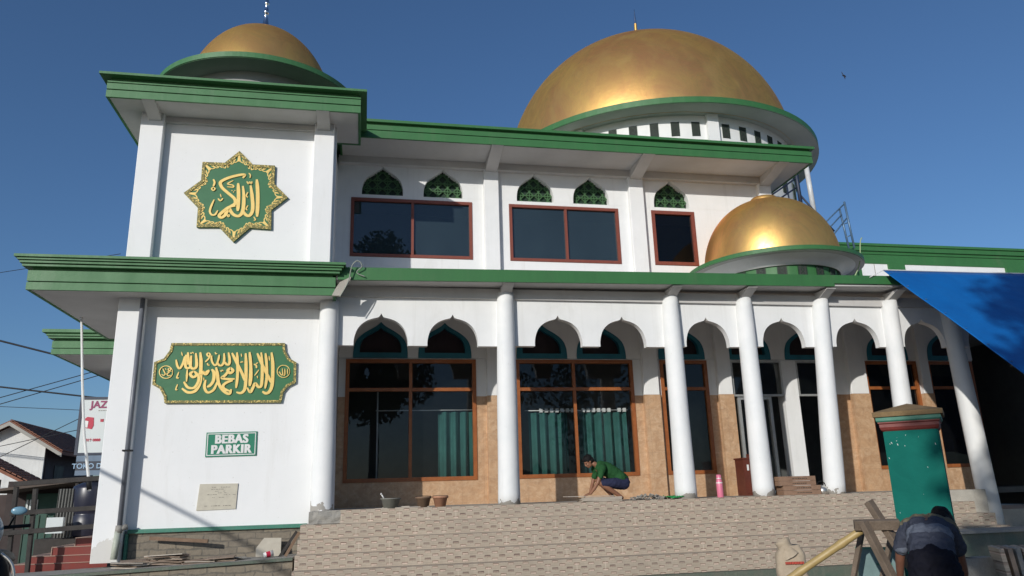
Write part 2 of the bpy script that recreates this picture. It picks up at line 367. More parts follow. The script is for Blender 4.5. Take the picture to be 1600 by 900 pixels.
def wainscot():
    m, b, p = new_mat('tan marbled wall tile')
    v = b.coord(); sx = b.node('ShaderNodeSeparateXYZ'); b.l.new(v, sx.inputs[0])
    n = b.ramp(b.noise(v, 3.2, 8, .68, 1.2), .32, .68)
    n2 = b.ramp(b.noise(b.scale(v, (1, 1, 1.3)), 9, 6, .7, .8), .45, .72)
    c = b.mix(n, (.60, .385, .225), (.40, .24, .135))
    c = b.mix(b.m('MULTIPLY', n2, .55), c, (.72, .55, .38))
    def joint(s, per, o):
        return b.m('LESS_THAN', b.m('ABSOLUTE', b.m('SUBTRACT', b.m('FRACT', b.m('DIVIDE', b.m('ADD', s, o), per)), .5)), .006)
    j = b.m('MAXIMUM', joint(sx.outputs[0], .5, .1), joint(sx.outputs[2], .5, .17))
    tu = b.m('FLOOR', b.m('ADD', b.m('DIVIDE', b.m('ADD', sx.outputs[0], .1), .5), .5)); tv = b.m('FLOOR', b.m('ADD', b.m('DIVIDE', b.m('ADD', sx.outputs[2], .17), .5), .5))
    rnd = b.m('FRACT', b.m('MULTIPLY', b.m('SINE', b.m('ADD', b.m('MULTIPLY', tu, 12.9), b.m('MULTIPLY', tv, 78.2))), 437.5))
    c = b.mix(b.m('MULTIPLY', rnd, .22), c, (.36, .19, .09))
    c = b.mix(b.m('MULTIPLY', j, .55), c, (.30, .19, .12))
    b.put(p.inputs['Base Color'], c); p.inputs['Roughness'].default_value = .4
    return m
MWAIN = wainscot()

def stone_mat():
    m, b, p = new_mat('river stone masonry')
    v = b.coord()
    x = b.node('ShaderNodeTexBrick'); b.l.new(b.scale(v, (1, 1, 1)), x.inputs['Vector'])
    mp = b.node('ShaderNodeCombineXYZ'); sx = b.node('ShaderNodeSeparateXYZ'); b.l.new(v, sx.inputs[0])
    nz = b.noise(v, 4, 3); b.put(mp.inputs[0], b.m('ADD', sx.outputs[0], b.m('MULTIPLY', nz, .10))); b.put(mp.inputs[1], b.m('ADD', sx.outputs[2], b.m('MULTIPLY', b.noise(v, 3, 3), .12)))
    b.l.new(mp.outputs[0], x.inputs['Vector']); x.inputs['Scale'].default_value = 1
    x.inputs['Color1'].default_value = (.24, .20, .15, 1); x.inputs['Color2'].default_value = (.17, .145, .115, 1); x.inputs['Mortar'].default_value = (.11, .10, .085, 1)
    x.inputs['Mortar Size'].default_value = .012; x.inputs['Brick Width'].default_value = .30; x.inputs['Row Height'].default_value = .12
    n = b.ramp(b.noise(v, 12, 6, .7), .35, .7)
    c = b.mix(b.m('MULTIPLY', n, .5), x.outputs[0], (.30, .26, .20))
    b.put(p.inputs['Base Color'], c); p.inputs['Roughness'].default_value = .9
    b.put(p.inputs['Normal'], b.bump(b.m('ADD', b.m('MULTIPLY', x.outputs[1], -.6), b.m('MULTIPLY', b.noise(v, 20, 5), .6)), .6, .03))
    return m
MSTONE = stone_mat()

def gilt_mat():   # carved gilded border: gold and dark in a fine relief
    m, b, p = new_mat('carved gilt border'); v = b.coord()
    x = b.node('ShaderNodeTexVoronoi'); b.l.new(v, x.inputs[0]); x.inputs['Scale'].default_value = 34
    f = b.ramp(b.m('ADD', b.m('MULTIPLY', x.outputs[0], .7), b.m('MULTIPLY', b.noise(v, 22, 3, .6), .6)), .42, .66)
    b.put(p.inputs['Base Color'], b.mix(f, (.82, .62, .20), (.17, .15, .045))); p.inputs['Roughness'].default_value = .5
    p.inputs['Metallic'].default_value = .2
    b.put(p.inputs['Normal'], b.bump(f, .5, -.01)); return m
MGILT = gilt_mat()

def tarp_mat():
    m, b, p = new_mat('blue tarpaulin'); v = b.coord()
    n = b.ramp(b.noise(b.scale(v, (1, .4, 1)), 1.2, 5, .6, .4), .3, .7)
    c = b.mix(n, (.004, .135, .43), (.003, .095, .33))
    b.put(p.inputs['Base Color'], c); p.inputs['Roughness'].default_value = .42
    b.put(p.inputs['Normal'], b.bump(b.noise(b.scale(v, (1, .25, 1)), 5, 4), .25, .03))
    p.inputs['Transmission Weight'].default_value = 0
    return m
MTARP = tarp_mat()

def stripe_shirt():
    m, b, p = new_mat('grey shirt with wide bands'); v = b.coord()
    sx = b.node('ShaderNodeSeparateXYZ'); b.l.new(v, sx.inputs[0])
    # bands run across the torso: use distance along the bent back (mix of z and y)
    t = b.m('ADD', b.m('MULTIPLY', sx.outputs[1], .75), b.m('MULTIPLY', sx.outputs[2], .65))
    t = b.m('ADD', t, b.m('MULTIPLY', b.noise(v, 5, 2), .03))
    f1 = b.m('MULTIPLY', b.m('GREATER_THAN', t, .93), b.m('LESS_THAN', t, 1.05)); f2 = b.m('GREATER_THAN', t, 1.19)
    c = b.mix(f1, (.050, .056, .078), (.125, .14, .175)); c = b.mix(f2, c, (.15, .13, .085))
    c = b.mix(b.m('MULTIPLY', b.ramp(b.noise(v, 9, 4), .4, .7), .3), c, (.04, .044, .06))
    b.put(p.inputs['Base Color'], c); p.inputs['Roughness'].default_value = .9; p.inputs['Specular IOR Level'].default_value = .12
    b.put(p.inputs['Normal'], b.bump(b.noise(v, 11, 4), .5, .03)); return m
MSTRIPE = stripe_shirt()
# ------------------------------------------------------------------ setting: ground
bm = ebm(); bmesh.ops.create_grid(bm, x_segments=60, y_segments=60, size=600)
for v in bm.verts: v.co.z = -1.42
tag(obj('ground', bm, MDIRT), kind='structure')
bm = ebm(); box(bm, -60, 60, -40, -16, -1.50, -1.405)
tag(obj('road', bm, MASPH), kind='structure')

# ------------------------------------------------------------------ arch outlines
VENT = [(1, 0), (1, .14), (.965, .33), (.87, .50), (.70, .635), (.50, .74), (.31, .82), (.17, .885), (.07, .945), (0, 1)]
ARC = [(1, 0), (.995, .16), (.95, .34), (.86, .52), (.72, .66), (.54, .765), (.36, .825), (.20, .86), (.10, .885), (.045, .94), (0, 1)]
def arch(cx, z0, wd, h, prof):
    hp = catmull(prof, 3)
    r = [(cx + a*wd/2, z0 + b*h) for a, b in hp]
    return r + [(2*cx - x, z) for x, z in r[-2::-1]]            # right base, over the apex, left base
def notched(bm, x0, x1, z0, z1, arches, y0, y1, zr=None):
    pts = [(x0, z1), (x1, z1), (x1, zr if zr else z0)]
    for a in sorted(arches, key=lambda a: -a[0][0]): pts += a
    pts.append((x0, z0))
    prism(bm, pts, y0, y1, 'y')
def ring_prism(bm, A, B, y0, y1):
    n = len(A)
    V = [[bm.verts.new((p[0], y, p[1])) for p in P] for P in (A, B) for y in (y0, y1)]
    a0, a1, b0, b1 = V
    for i in range(n):
        j = (i+1) % n
        bm.faces.new((a0[i], a0[j], b0[j], b0[i])); bm.faces.new((a1[j], a1[i], b1[i], b1[j]))
        bm.faces.new((a0[j], a0[i], a1[i], a1[j])); bm.faces.new((b0[i], b0[j], b1[j], b1[i]))

mosque = thing('mosque', 'white and green two storey mosque with three golden domes and an arcaded veranda', 'mosque')
def part(name, bm, m, parent=None, smooth=False): return obj(name, bm, m, parent or mosque, smooth)

# ------------------------------------------------------------------ tower at the left
bm = ebm()
box(bm, -1.70, 1.75, .168, .40, 4.40, 7.97); box(bm, -2.12, -1.90, .17, 4.2, 4.40, 7.97); box(bm, 1.50, 1.70, .17, 4.2, 4.40, 7.97); box(bm, -1.95, 1.6, 4.0, 4.2, 4.40, 7.97)
part('upper_tower_wall', bm, MWT)
bm = ebm()
box(bm, -1.70, 1.62, .168, .42, -.20, 4.05); box(bm, -2.14, -1.90, .17, 12, -.70, 4.05); box(bm, -1.95, 1.6, 11.8, 12, -.7, 4.05); box(bm, 1.66, 1.86, .1, 2.5, -.3, 4.05)
part('lower_tower_wall', bm, MWT)
def pil(x0, x1, y0, y1, z0, z1, m=None):
    bm = ebm(); box(bm, x0, x1, y0, y1, z0, z1); bmesh.ops.bevel(bm, geom=[e for e in bm.edges if abs(e.verts[0].co.z-e.verts[1].co.z) > .5], offset=.012, segments=1, affect='EDGES')
    return part('pilaster', bm, m or MWT)
pil(-2.13, -1.69, 0, .25, 4.40, 7.97); pil(1.30, 1.715, 0, .25, 4.40, 7.97)
pil(-2.165, -1.69, -.004, .25, -.72, 4.05)
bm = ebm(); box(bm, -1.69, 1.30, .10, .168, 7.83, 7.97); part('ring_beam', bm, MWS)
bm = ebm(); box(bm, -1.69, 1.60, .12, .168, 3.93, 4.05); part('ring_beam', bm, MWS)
def bracket(x0, x1, ya, yb, z0, zlow, m=None):
    bm = ebm(); prism(bm, [(ya, z0), (yb, z0), (yb, zlow), (ya, z0-.012)], x0, x1, 'x'); part('beam_bracket', bm, m or MWS)
bracket(-1.98, -1.74, -.60, .0, 7.96, 7.80); bracket(1.36, 1.62, -.60, .0, 7.96, 7.80)

def roof_slab(name, prof, x0, x1, y0, y1, m, poly=None):
    bm = ebm()
    if poly: sweep_poly(bm, prof, poly)
    else: sweep_rect(bm, prof, x0, x1, y0, y1)
    bm.faces.ensure_lookup_table()
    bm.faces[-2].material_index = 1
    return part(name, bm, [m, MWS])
roof_slab('upper_roof_fascia', [(-.05, 7.965), (-.05, 7.95), (0, 7.95), (0, 8.10), (-.035, 8.10), (-.035, 8.125), (0, 8.125), (0, 8.25), (-.035, 8.252), (-.035, 8.272), (0, 8.272), (0, 8.300), (-.05, 8.302), (-.05, 8.378), (.125, 8.380), (.125, 8.43)], -2.63, 2.25, -.61, 4.6, MGF, [(-2.63, -.61), (2.25, -.61), (2.25, .93), (1.66, .93), (1.66, 4.6), (-2.63, 4.6)])
roof_slab('lower_roof_fascia', [(-.05, 4.05), (-.05, 4.035), (0, 4.035), (0, 4.175), (-.035, 4.172), (-.035, 4.198), (0, 4.198), (0, 4.395), (-.05, 4.397), (-.05, 4.452), (.08, 4.455), (.08, 4.49), (.05, 4.492), (.05, 4.508), (.115, 4.510), (.115, 4.545), (.10, 4.547), (.10, 4.56), (.15, 4.56), (.15, 4.59), (.14, 4.592), (.14, 4.602), (.19, 4.602), (.19, 4.65)], -3.56, 1.86, -.575, 4.0, MGF)
roof_slab('side_roof_fascia', [(-.05, 3.90), (-.05, 3.885), (0, 3.885), (0, 4.02), (-.035, 4.018), (-.035, 4.044), (0, 4.044), (0, 4.215), (-.05, 4.217), (-.05, 4.272), (.08, 4.275), (.08, 4.31), (.05, 4.312), (.05, 4.328), (.115, 4.330), (.115, 4.37), (.19, 4.40), (.19, 4.48)], -5.16, -1.9, 5.1, 10.5, MGF)
# crumbled plaster end of the lower tower eave, with its loose end of wire
bm = ebm(); prism(bm, [(1.80, 4.03), (1.95, 4.03), (2.14, 4.36), (2.16, 4.42), (1.94, 4.30), (1.86, 4.16)], -.585, -.52, 'y'); part('broken_plaster_edge', bm, MCONL)

# plinth of the tower
bm = ebm(); box(bm, -1.64, 1.47, .17, .5, -.75, -.245); part('stone_plinth', bm, MSTONE)
bm = ebm(); box(bm, -1.63, 1.46, .10, .30, -.246, -.18); part('plinth_cap', bm, MGT)
bm = ebm(); box(bm, 1.37, 1.455, .11, .2, -.74, -.248); box(bm, -1.66, -1.615, .09, .2, -.74, -.25); part('plinth_trim', bm, MGT)

# rain pipe down the corner pilaster
bm = ebm(); tube(bm, [(-1.725, -.06, 4.03), (-1.725, -.06, -.14)], .043, 12); dp = part('drain_pipe', bm, MPVCG, smooth=True)
bm = ebm(); tube(bm, [(-1.725, -.06, -.10), (-1.73, -.07, -.22)], .062, 12); tube(bm, [(-1.60, -.03, -.12), (-1.74, -.06, -.16)], .05, 12); obj('pipe_joint', bm, MCONC, dp, True)
bm = ebm(); tube(bm, [(-1.735, -.075, -.2), (-1.75, -.12, -.66)], .055, 12); obj('pipe_foot', bm, MPVCP, dp, True)
bm = ebm(); box(bm, -1.80, -1.64, -.11, -.0, 1.18, 1.21); obj('pipe_clamp', bm, MBLACK, dp)

# ------------------------------------------------------------------ veranda: columns, arcade, eave
def col_mat():
    m, b, p = new_mat('white column with chipped foot'); v = b.coord()
    sx = b.node('ShaderNodeSeparateXYZ'); b.l.new(v, sx.inputs[0])
    n = b.ramp(b.noise(v, 2.2, 6, .6, .3), .3, .72)
    c = b.mix(n, (.80, .80, .79), (.72, .735, .735))
    d = b.ramp(b.noise(b.scale(v, (3, 3, .25)), 2.0, 8, .7, .5), .54, .8); c = b.mix(b.m('MULTIPLY', d, .32), c, (.52, .5, .46))
    c = b.mix(b.m('MULTIPLY', b.ramp(b.noise(v, 24, 3), .68, .76), .4), c, (.5, .48, .44))
    foot = b.m('LESS_THAN', b.m('ADD', sx.outputs[2], b.m('MULTIPLY', b.noise(v, 5.5, 3), -.62)), -.20)
    c = b.mix(b.m('MULTIPLY', foot, .9), c, (.30, .275, .24))
    b.put(p.inputs['Base Color'], c); p.inputs['Roughness'].default_value = .72
    b.put(p.inputs['Normal'], b.bump(b.m('ADD', b.noise(v, 8, 5), b.m('MULTIPLY', foot, -.5)), .15, .03)); return m
MCOL = col_mat()
def column(xb, xt, z0, z1, rb=.222, rtp=.178):
    bm = ebm(); n = 28; K = 20; rings = []
    for k in range(K+1):
        t = k/K; r = rb + (rtp-rb)*t; cx = xb + (xt-xb)*t
        rings.append([bm.verts.new((cx + (r+.004*math.sin(9*t+xb*3))*math.cos(2*math.pi*i/n), (r+.004*math.sin(7*t+xb))*math.sin(2*math.pi*i/n), z0+(z1-z0)*t)) for i in range(n)])
    for a, b in zip(rings, rings[1:]):
        for i in range(n): bm.faces.new((a[i], a[(i+1) % n], b[(i+1) % n], b[i]))
    bm.faces.new(rings[0][::-1]); bm.faces.new(rings[-1])
    return part('column', bm, MCOL if z0 > -.5 else MWC, smooth=True)
CX = [(1.735, 1.735), (5.28, 5.31), (8.96, 8.97), (10.69, 10.71), (12.33, 12.60), (14.25, 14.37), (16.08, 15.90)]
for i, (a, b_) in enumerate(CX):
    column(a, b_, {0: -.22, 6: -.75}.get(i, .03), 4.30 if i else 4.06)
    if i: bracket(b_-.11, b_+.11, -.50, .02, 4.40+.012*i, 4.22)
BAYS = [(1.735, 5.31, [(2.76, 1.075), (4.21, 1.04)]), (5.31, 8.97, [(6.44, 1.03), (7.86, 1.03)]), (8.97, 10.71, [(9.80, 1.01)]),
        (10.71, 12.55, [(11.62, 1.03)]), (12.55, 14.35, [(13.46, 1.10)]), (14.35, 15.95, [(15.20, 1.08)]), (15.95, 19.6, [(16.9, 1.06), (18.5, 1.06)])]
for i, (x0, x1, ar) in enumerate(BAYS):
    zs = 3.18 + .013*i; bm = ebm()
    notched(bm, x0, x1, zs, 4.38, [arch(c, zs, wd, .66, ARC) for c, wd in ar], .05, .205)
    part('arcade_arch', bm, MW)
bm = ebm(); prism(bm, [(1.9, 4.362), (12.66, 4.475), (12.66, 4.545), (19.5, 4.60), (19.5, 4.82), (12.7, 4.735), (1.9, 4.617)], -.552, -.50, 'y'); part('veranda_fascia', bm, MGW)
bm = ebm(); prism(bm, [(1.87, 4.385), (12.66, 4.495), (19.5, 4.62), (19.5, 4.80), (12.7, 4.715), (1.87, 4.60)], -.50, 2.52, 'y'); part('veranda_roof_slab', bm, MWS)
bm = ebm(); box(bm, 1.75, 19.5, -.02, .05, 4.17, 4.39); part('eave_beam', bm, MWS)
bm = ebm(); box(bm, 1.87, 15.72, -.32, 2.34, -.10, .042); box(bm, 15.72, 22, -.1, 2.34, -.9, -.40); part('veranda_floor', bm, MCONL)

# ------------------------------------------------------------------ ground floor wall behind the veranda
WY = 2.30
PIERS = [(1.87, 2.03), (5.0, 5.95), (8.85, 9.55), (10.79, 11.42), (12.80, 13.20), (14.10, 15.14), (16.70, 17.02)]
for k, (x0, x1) in enumerate(PIERS):
    if k == 4:
        bm = ebm(); box(bm, x0, x1, WY-.02, WY+.3, .042, 3.30); part('door_pier', bm, MW); continue
    bm = ebm(); box(bm, x0, x1, WY, WY+.22, -.5, 2.44); part('tiled_wall', bm, MWAIN)
    bm = ebm(); box(bm, x0, x1, WY+.004, WY+.22, 2.44, 3.30); part('back_wall', bm, MW)
for x0, x1 in ((5.24, 5.74), (9.06, 9.46), (11.0, 11.38), (14.62, 15.13), (16.72, 17.0)):
    bm = ebm(); box(bm, x0, x1, WY-.13, WY, -.5, 2.44); part('tiled_pilaster', bm, MWAIN)
    pil(x0+.005, x1-.005, WY-.122, WY+.1, 2.445, 4.39, MW)
for x0, x1 in ((2.03, 5.0), (5.95, 8.85), (9.55, 10.79), (15.14, 16.70), (17.02, 18.4)):
    bm = ebm(); box(bm, x0, x1, WY+.003, WY+.22, -.5, .565); part('tiled_wall', bm, MWAIN)
AR0 = [(2.80, 1.24), (4.28, 1.24), (6.60, 1.24), (8.08, 1.24), (10.15, 1.22), (11.95, 1.2), (13.55, 1.2), (15.90, 1.2), (17.7, 1.2)]
bm = ebm(); notched(bm, 1.87, 18.45, 3.33, 4.40, [arch(c, 3.33, wd, .84, VENT) for c, wd in AR0], WY+.002, WY+.20); box(bm, 1.87, 18.45, WY+.03, WY+.18, 3.30, 3.33)
part('back_wall', bm, MW)
for c, wd in AR0:
    A = arch(c, 3.331, wd-.004, .838, VENT); B = arch(c, 3.45, wd*.76, .60, VENT)
    bm = ebm(); ring_prism(bm, A, B, WY-.015, WY+.12); f = part('arched_vent', bm, MTEAL)
    bm = ebm(); prism(bm, arch(c, 3.40, wd*.9, .75, VENT), WY+.13, WY+.16, 'y')
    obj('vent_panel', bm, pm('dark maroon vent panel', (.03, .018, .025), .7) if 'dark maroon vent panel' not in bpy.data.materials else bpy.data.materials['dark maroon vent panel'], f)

def window(x0, x1, z0, z1, y, mull, trans, fr, mf, mg, depth=.09, proud=.02, name='window'):
    bm = ebm()
    box(bm, x0, x0+fr, y-proud, y+depth, z0, z1); box(bm, x1-fr, x1, y-proud, y+depth, z0, z1)
    box(bm, x0+fr, x1-fr, y-proud, y+depth, z1-fr, z1); box(bm, x0+fr, x1-fr, y-proud, y+depth, z0, z0+fr)
    xs = [x0+fr] + list(mull) + [x1-fr]
    for mx in mull: box(bm, mx-fr*.42, mx+fr*.42, y-proud+.008, y+depth-.01, z0+fr, z1-fr)
    for tz in trans:
        for a, b_ in zip(xs, xs[1:]):
            box(bm, a+(fr*.42 if a in mull else 0), b_-(fr*.42 if b_ in mull else 0), y-proud+.004, y+depth-.012, tz-fr*.45, tz+fr*.45)
    wnd = part(name, bm, mf)
    zz = [z0+fr] + list(trans) + [z1-fr]
    for a, b_ in zip(xs, xs[1:]):
        for c, d in zip(zz, zz[1:]):
            bm = ebm(); vs_ = [bm.verts.new(p) for p in ((a, y+.045, c), (b_, y+.045, c), (b_, y+.045, d), (a, y+.045, d))]; bm.faces.new(vs_); obj('pane', bm, mg, wnd)
    return wnd
window(2.03, 5.0, .565, 3.30, WY, [3.49], [2.60], .085, MFRL, MGLL)
window(5.95, 8.85, .565, 3.30, WY, [7.36], [2.60], .085, MFRL, MGLL)
window(9.55, 10.79, .565, 3.30, WY, [], [2.60], .085, MFRL, MGLL)
window(15.14, 16.70, .565, 3.30, WY, [], [2.60], .085, MFRL, MGLD)
window(17.02, 18.4, .565, 3.30, WY, [], [2.60], .085, MFRL, MGLD)
window(11.42, 12.80, 2.40, 3.30, WY, [12.1], [], .05, MALU, MGLL, name='door_transom')
window(13.20, 14.10, 2.40, 3.30, WY, [], [], .05, MALU, MGLL, name='door_transom')
window(11.55, 12.46, .06, 2.40, WY+.05, [12.02], [], .075, MALU, MGLL, name='glass_door')

# rooms behind the glass: the sheltering shell of the ground floor and of the upper floor
bm = ebm()
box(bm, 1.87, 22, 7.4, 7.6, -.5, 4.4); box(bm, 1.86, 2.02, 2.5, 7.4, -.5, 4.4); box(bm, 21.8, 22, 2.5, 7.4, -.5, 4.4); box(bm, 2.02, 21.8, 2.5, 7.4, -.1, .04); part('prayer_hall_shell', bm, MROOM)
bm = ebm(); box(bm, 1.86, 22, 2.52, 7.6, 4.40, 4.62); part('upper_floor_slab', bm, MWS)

# ------------------------------------------------------------------ upper storey
UY = 2.30
bm = ebm(); box(bm, 1.70, 13.06, UY, UY+.2, 4.60, 5.75)
for x0, x1 in ((1.70, 2.04), (4.97, 5.90), (8.76, 9.66), (10.85, 13.06)): box(bm, x0, x1, UY, UY+.2, 5.75, 7.245)
part('upper_wall', bm, MW)
AR1 = [(2.78, .99), (4.26, .97), (6.59, .955), (8.06, .955), (10.25, .975)]
bm = ebm(); notched(bm, 1.70, 13.06, 7.335, 8.27, [arch(c, 7.335, wd, .755, VENT) for c, wd in AR1], UY, UY+.2); box(bm, 1.70, 13.06, UY+.003, UY+.197, 7.245, 7.335)
part('upper_wall', bm, MW)
for c, wd in AR1:
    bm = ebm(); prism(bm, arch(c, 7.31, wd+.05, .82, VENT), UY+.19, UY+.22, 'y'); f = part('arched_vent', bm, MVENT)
    bm = ebm(); s = wd/4
    for r_ in range(4):
        zc = 7.335 + (r_+.5)*.215
        for q in range(4):
            xc = c - wd/2 + (q+.5)*s
            hw = [.5, .5, .44, .2][r_]*wd
            if abs(xc-c) > hw: continue
            for a in (0, 45, 135):
                obox(bm, (xc, UY+.145+.002*(a//45), zc), (.026, .03, .2 if a % 90 == 0 else .25), (0, R(a), 0))
        hw = [1, .98, .80, .42][r_]*wd/2
        box(bm, c-hw, c+hw, UY+.125, UY+.16, zc+.092, zc+.118)
    obj('lattice', bm, MVENTG, f)
window(2.04, 4.97, 5.755, 7.24, UY, [3.51], [], .075, MFRU, MGLU)
window(5.90, 8.76, 5.755, 7.24, UY, [7.36], [], .075, MFRU, MGLU)
window(9.66, 10.85, 5.76, 7.24, UY, [], [], .09, MFRU, MGLD)
for x0, x1 in ((5.26, 5.63), (9.05, 9.44), (12.72, 13.08)):
    pil(x0, x1, UY-.15, UY+.05, 4.6, 8.09, MW); bracket(x0+.04, x1-.04, 1.10, UY-.13, 8.262, 8.02)
bm = ebm(); box(bm, 1.72, 13.085, UY-.16, UY+.03, 8.085, 8.27); part('ring_beam', bm, MWS)
bm = ebm(); box(bm, 12.86, 13.07, UY+.2, 10, 4.6, 8.27); box(bm, 1.7, 1.9, UY+.2, 10, 4.6, 8.27); box(bm, 1.9, 12.86, 9.8, 10, 4.6, 8.27); part('upper_side_wall', bm, MW)
bm = ebm(); box(bm, 1.9, 12.86, 6.0, 6.15, 4.62, 8.25); part('upper_room_partition', bm, MROOM)
roof_slab('wing_roof_fascia', [(-.05, 8.265), (-.05, 8.25), (0, 8.25), (0, 8.43), (-.03, 8.43), (-.03, 8.452), (0, 8.452), (0, 8.56), (-.03, 8.562), (-.03, 8.58), (-.03, 8.582), (-.03, 8.622), (.06, 8.625), (.06, 8.69)], 1.76, 13.70, 1.08, 12, MGW)

# ------------------------------------------------------------------ domes
def dome_prof(r, h, n, z0, zt=None, k=40):
    out = []
    for i in range(k+1):
        t = math.pi/2*i/k; c, s = math.cos(t), math.sin(t)
        out.append((r*c**(2/n), z0 + h*s**(2/n)))
    out[-1] = (0, z0+h); return out
def rdome(c, r, h, n, z0, name='dome'):
    bm = ebm(); lathe(bm, dome_prof(r, h, n, z0), (c[0], c[1], 0), 96); return part(name, bm, MGOLD, smooth=True)
def ring(c, prof, m, name='dome_eave', n=96, parent=None):
    bm = ebm(); lathe(bm, prof + [prof[0]], (c[0], c[1], 0), n); return part(name, bm, m, parent)
def slab_ring(c, rin, rout, zb, zt, lip, m_edge):
    a = ring(c, [(rin, zb), (rout-.02, zb+.0), (rout-.02, zb+.012), (rout, zb+.012), (rout, zt), (rin, zt)], [m_edge, MWS])
    for p in a.data.polygons:
        if p.normal.z < -.9: p.material_index = 1
    return a
# big dome
c = (12.06, 8.0)
d = rdome((12.02, 8.0), 4.9, 5.06, 2.02, 10.65)
bm = ebm(); lathe(bm, [(.16, -.1), (.15, .1), (.10, .35), (.065, .8), (.05, 1.25)], (12.02, 8, 15.68), 16); obj('finial', bm, MGOLD, d, True)
bm = ebm(); lathe(bm, [(.05, 1.2), (.035, 1.5), (.012, 1.8), (0, 1.9)], (12.02, 8, 15.68), 12); obj('finial_tip', bm, MCHROME, d, True)
slab_ring((12.16, 8.0), 4.5, 5.46, 10.66, 10.85, .02, MGW)
bm = ebm(); lathe(bm, [(4.70, 9.90), (4.70, 10.68)], (c[0], c[1], 0), 96); dr = part('dome_drum', bm, MW, smooth=True)
bm = ebm(); lathe(bm, [(4.70, 9.60), (4.76, 9.62), (4.76, 9.86), (4.70, 9.90)], (c[0], c[1], 0), 96); part('drum_base_band', bm, MGW, smooth=True)
bm = ebm(); lathe(bm, [(4.69, 4.7), (4.69, 9.61)], (c[0], c[1], 0), 24, R(-72), R(72)); part('drum_lower_wall', bm, MW, smooth=True)
def drum_window(ang, rad, z0, z1, wd, cc):
    M = Matrix.Translation((cc[0], cc[1], 0)) @ Matrix.Rotation(R(ang), 4, 'Z')     # ang measured from -y, towards +x
    bm = ebm(); box(bm, -wd/2, wd/2, -rad-.012, -rad+.1, z0, z1, M); f = part('drum_window', bm, MDARK)
    bm = ebm()
    for q in range(3):
        zc = z0 + (q+.5)*(z1-z0)/3
        for a in (45, -45):
            b2 = ebm(); obox(b2, (0, -rad-.014-.003*(a > 0), zc), (.012, .008, min(wd, (z1-z0)/3)*1.25), (0, R(a), 0))
            for v in b2.verts: v.co = M @ v.co
            tmp = bpy.data.meshes.new('t'); b2.to_mesh(tmp); b2.free(); bm.from_mesh(tmp); bpy.data.meshes.remove(tmp)
    box(bm, -wd/2-.02, -wd/2, -rad-.022, -rad, z0, z1, M); box(bm, wd/2, wd/2+.02, -rad-.022, -rad, z0, z1, M)
    obj('lattice', bm, MVENT, f)
for base in (-48, 0, 48):
    M = Matrix.Translation((c[0], c[1], 0)) @ Matrix.Rotation(R(base+1), 4, 'Z')
    bm = ebm(); box(bm, -.17, .17, -4.84, -4.6, 9.78, 10.67, M); part('drum_pilaster', bm, MW)
    for k in range(6): drum_window(base + 1 + 5.6 + 7.3*k, 4.70, 10.0, 10.44, .20, c)
drum_window(36, 4.69, 8.75, 9.35, .3, c); drum_window(47, 4.69, 8.75, 9.35, .3, c)
# left dome on the tower
c = (-.12, 2.0)
d = rdome((-.14, 2.0), 1.72, 2.37, 2.0, 8.975)
bm = ebm(); lathe(bm, [(.30, -.10), (.26, 0), (.16, .09), (.085, .20), (.055, .38), (.05, .55), (.085, .58), (.05, .62), (.04, .78), (.07, .82), (.07, .86), (.04, .90), (.035, 1.1), (.06, 1.14), (.03, 1.2), (.02, 1.7), (0, 1.75)], (-.14, 2, 11.34), 20); obj('finial', bm, MCHROME, d, True)
lr = slab_ring(c, 1.62, 2.29, 9.24, 9.37, .02, MGF); lr.data.materials[1] = MGREYS
bm = ebm(); lathe(bm, [(1.78, 8.93), (1.74, 8.97), (1.74, 9.25)], (c[0], c[1], 0), 64); part('dome_drum', bm, MGREYS, smooth=True)
bm = ebm(); lathe(bm, [(1.74, 8.40), (1.74, 8.86), (1.80, 8.86), (1.80, 8.95), (1.7, 8.95)], (c[0], c[1], 0), 64); part('drum_base_band', bm, MVENT)
for k in range(8): drum_window(k*45+20, 1.74, 8.60, 8.78, .25, c)
# small dome over the veranda
c = (12.12, 1.0)
d = rdome((12.12, 1.0), 1.60, 1.88, 2.22, 5.18)
bm = ebm(); lathe(bm, [(.34, -.06), (.34, .05), (.30, .10), (0, .10)], (12.12, 1.0, 7.05), 24); obj('dome_cap', bm, MGOLD, d, True)
slab_ring(c, 1.45, 2.04, 5.16, 5.265, .02, MGW)
bm = ebm(); lathe(bm, [(1.50, 4.98), (1.58, 5.02), (1.62, 5.10), (1.86, 5.165)], (c[0], c[1], 0), 64); part('drum_curb', bm, MW, smooth=True)
bm = ebm(); lathe(bm, [(1.46, 4.55), (1.46, 5.0)], (c[0], c[1], 0), 64); part('dome_drum', bm, MGW, smooth=True)
for k in range(9): drum_window(-58 + k*17.5, 1.46, 4.70, 4.965, .17, c)
# ------------------------------------------------------------------ staircase in front of the veranda
st = thing('tiled_staircase', 'wide staircase faced with beige basket weave relief tiles below the veranda', 'staircase', (0, 0, 0))
ZF = .045; RI = .235; TR = .27; Y0 = -.35
XL = [2.08, 1.40, 1.385, 1.37, 1.355]; XR = [14.75, 15.15, 15.35, 15.4, 15.4]
for i in range(5):
    zt = ZF - i*RI; y = Y0 - i*TR; bm = ebm()
    box(bm, XL[i], XR[i], y, y + TR + .3, zt-RI-(.09 if i == 4 else .004), zt); obj('step', bm, MSTAIR, st)
bm = ebm(); box(bm, 1.52, 2.08, Y0+.01, Y0+.4, ZF-RI+.004, ZF-.006); ngon_disp(bm, .012, 6)
bmesh.ops.subdivide_edges(bm, edges=bm.edges, cuts=6, use_grid_fill=True)
for v in bm.verts:
    if v.co.y < Y0+.1: v.co.y += .035*noise.noise(v.co*9)
    if v.co.x < 1.7: v.co.z += .04*noise.noise(v.co*7) - .03*(1.7-v.co.x)/.18
obj('bare_concrete_corner', bm, MCONC, st)
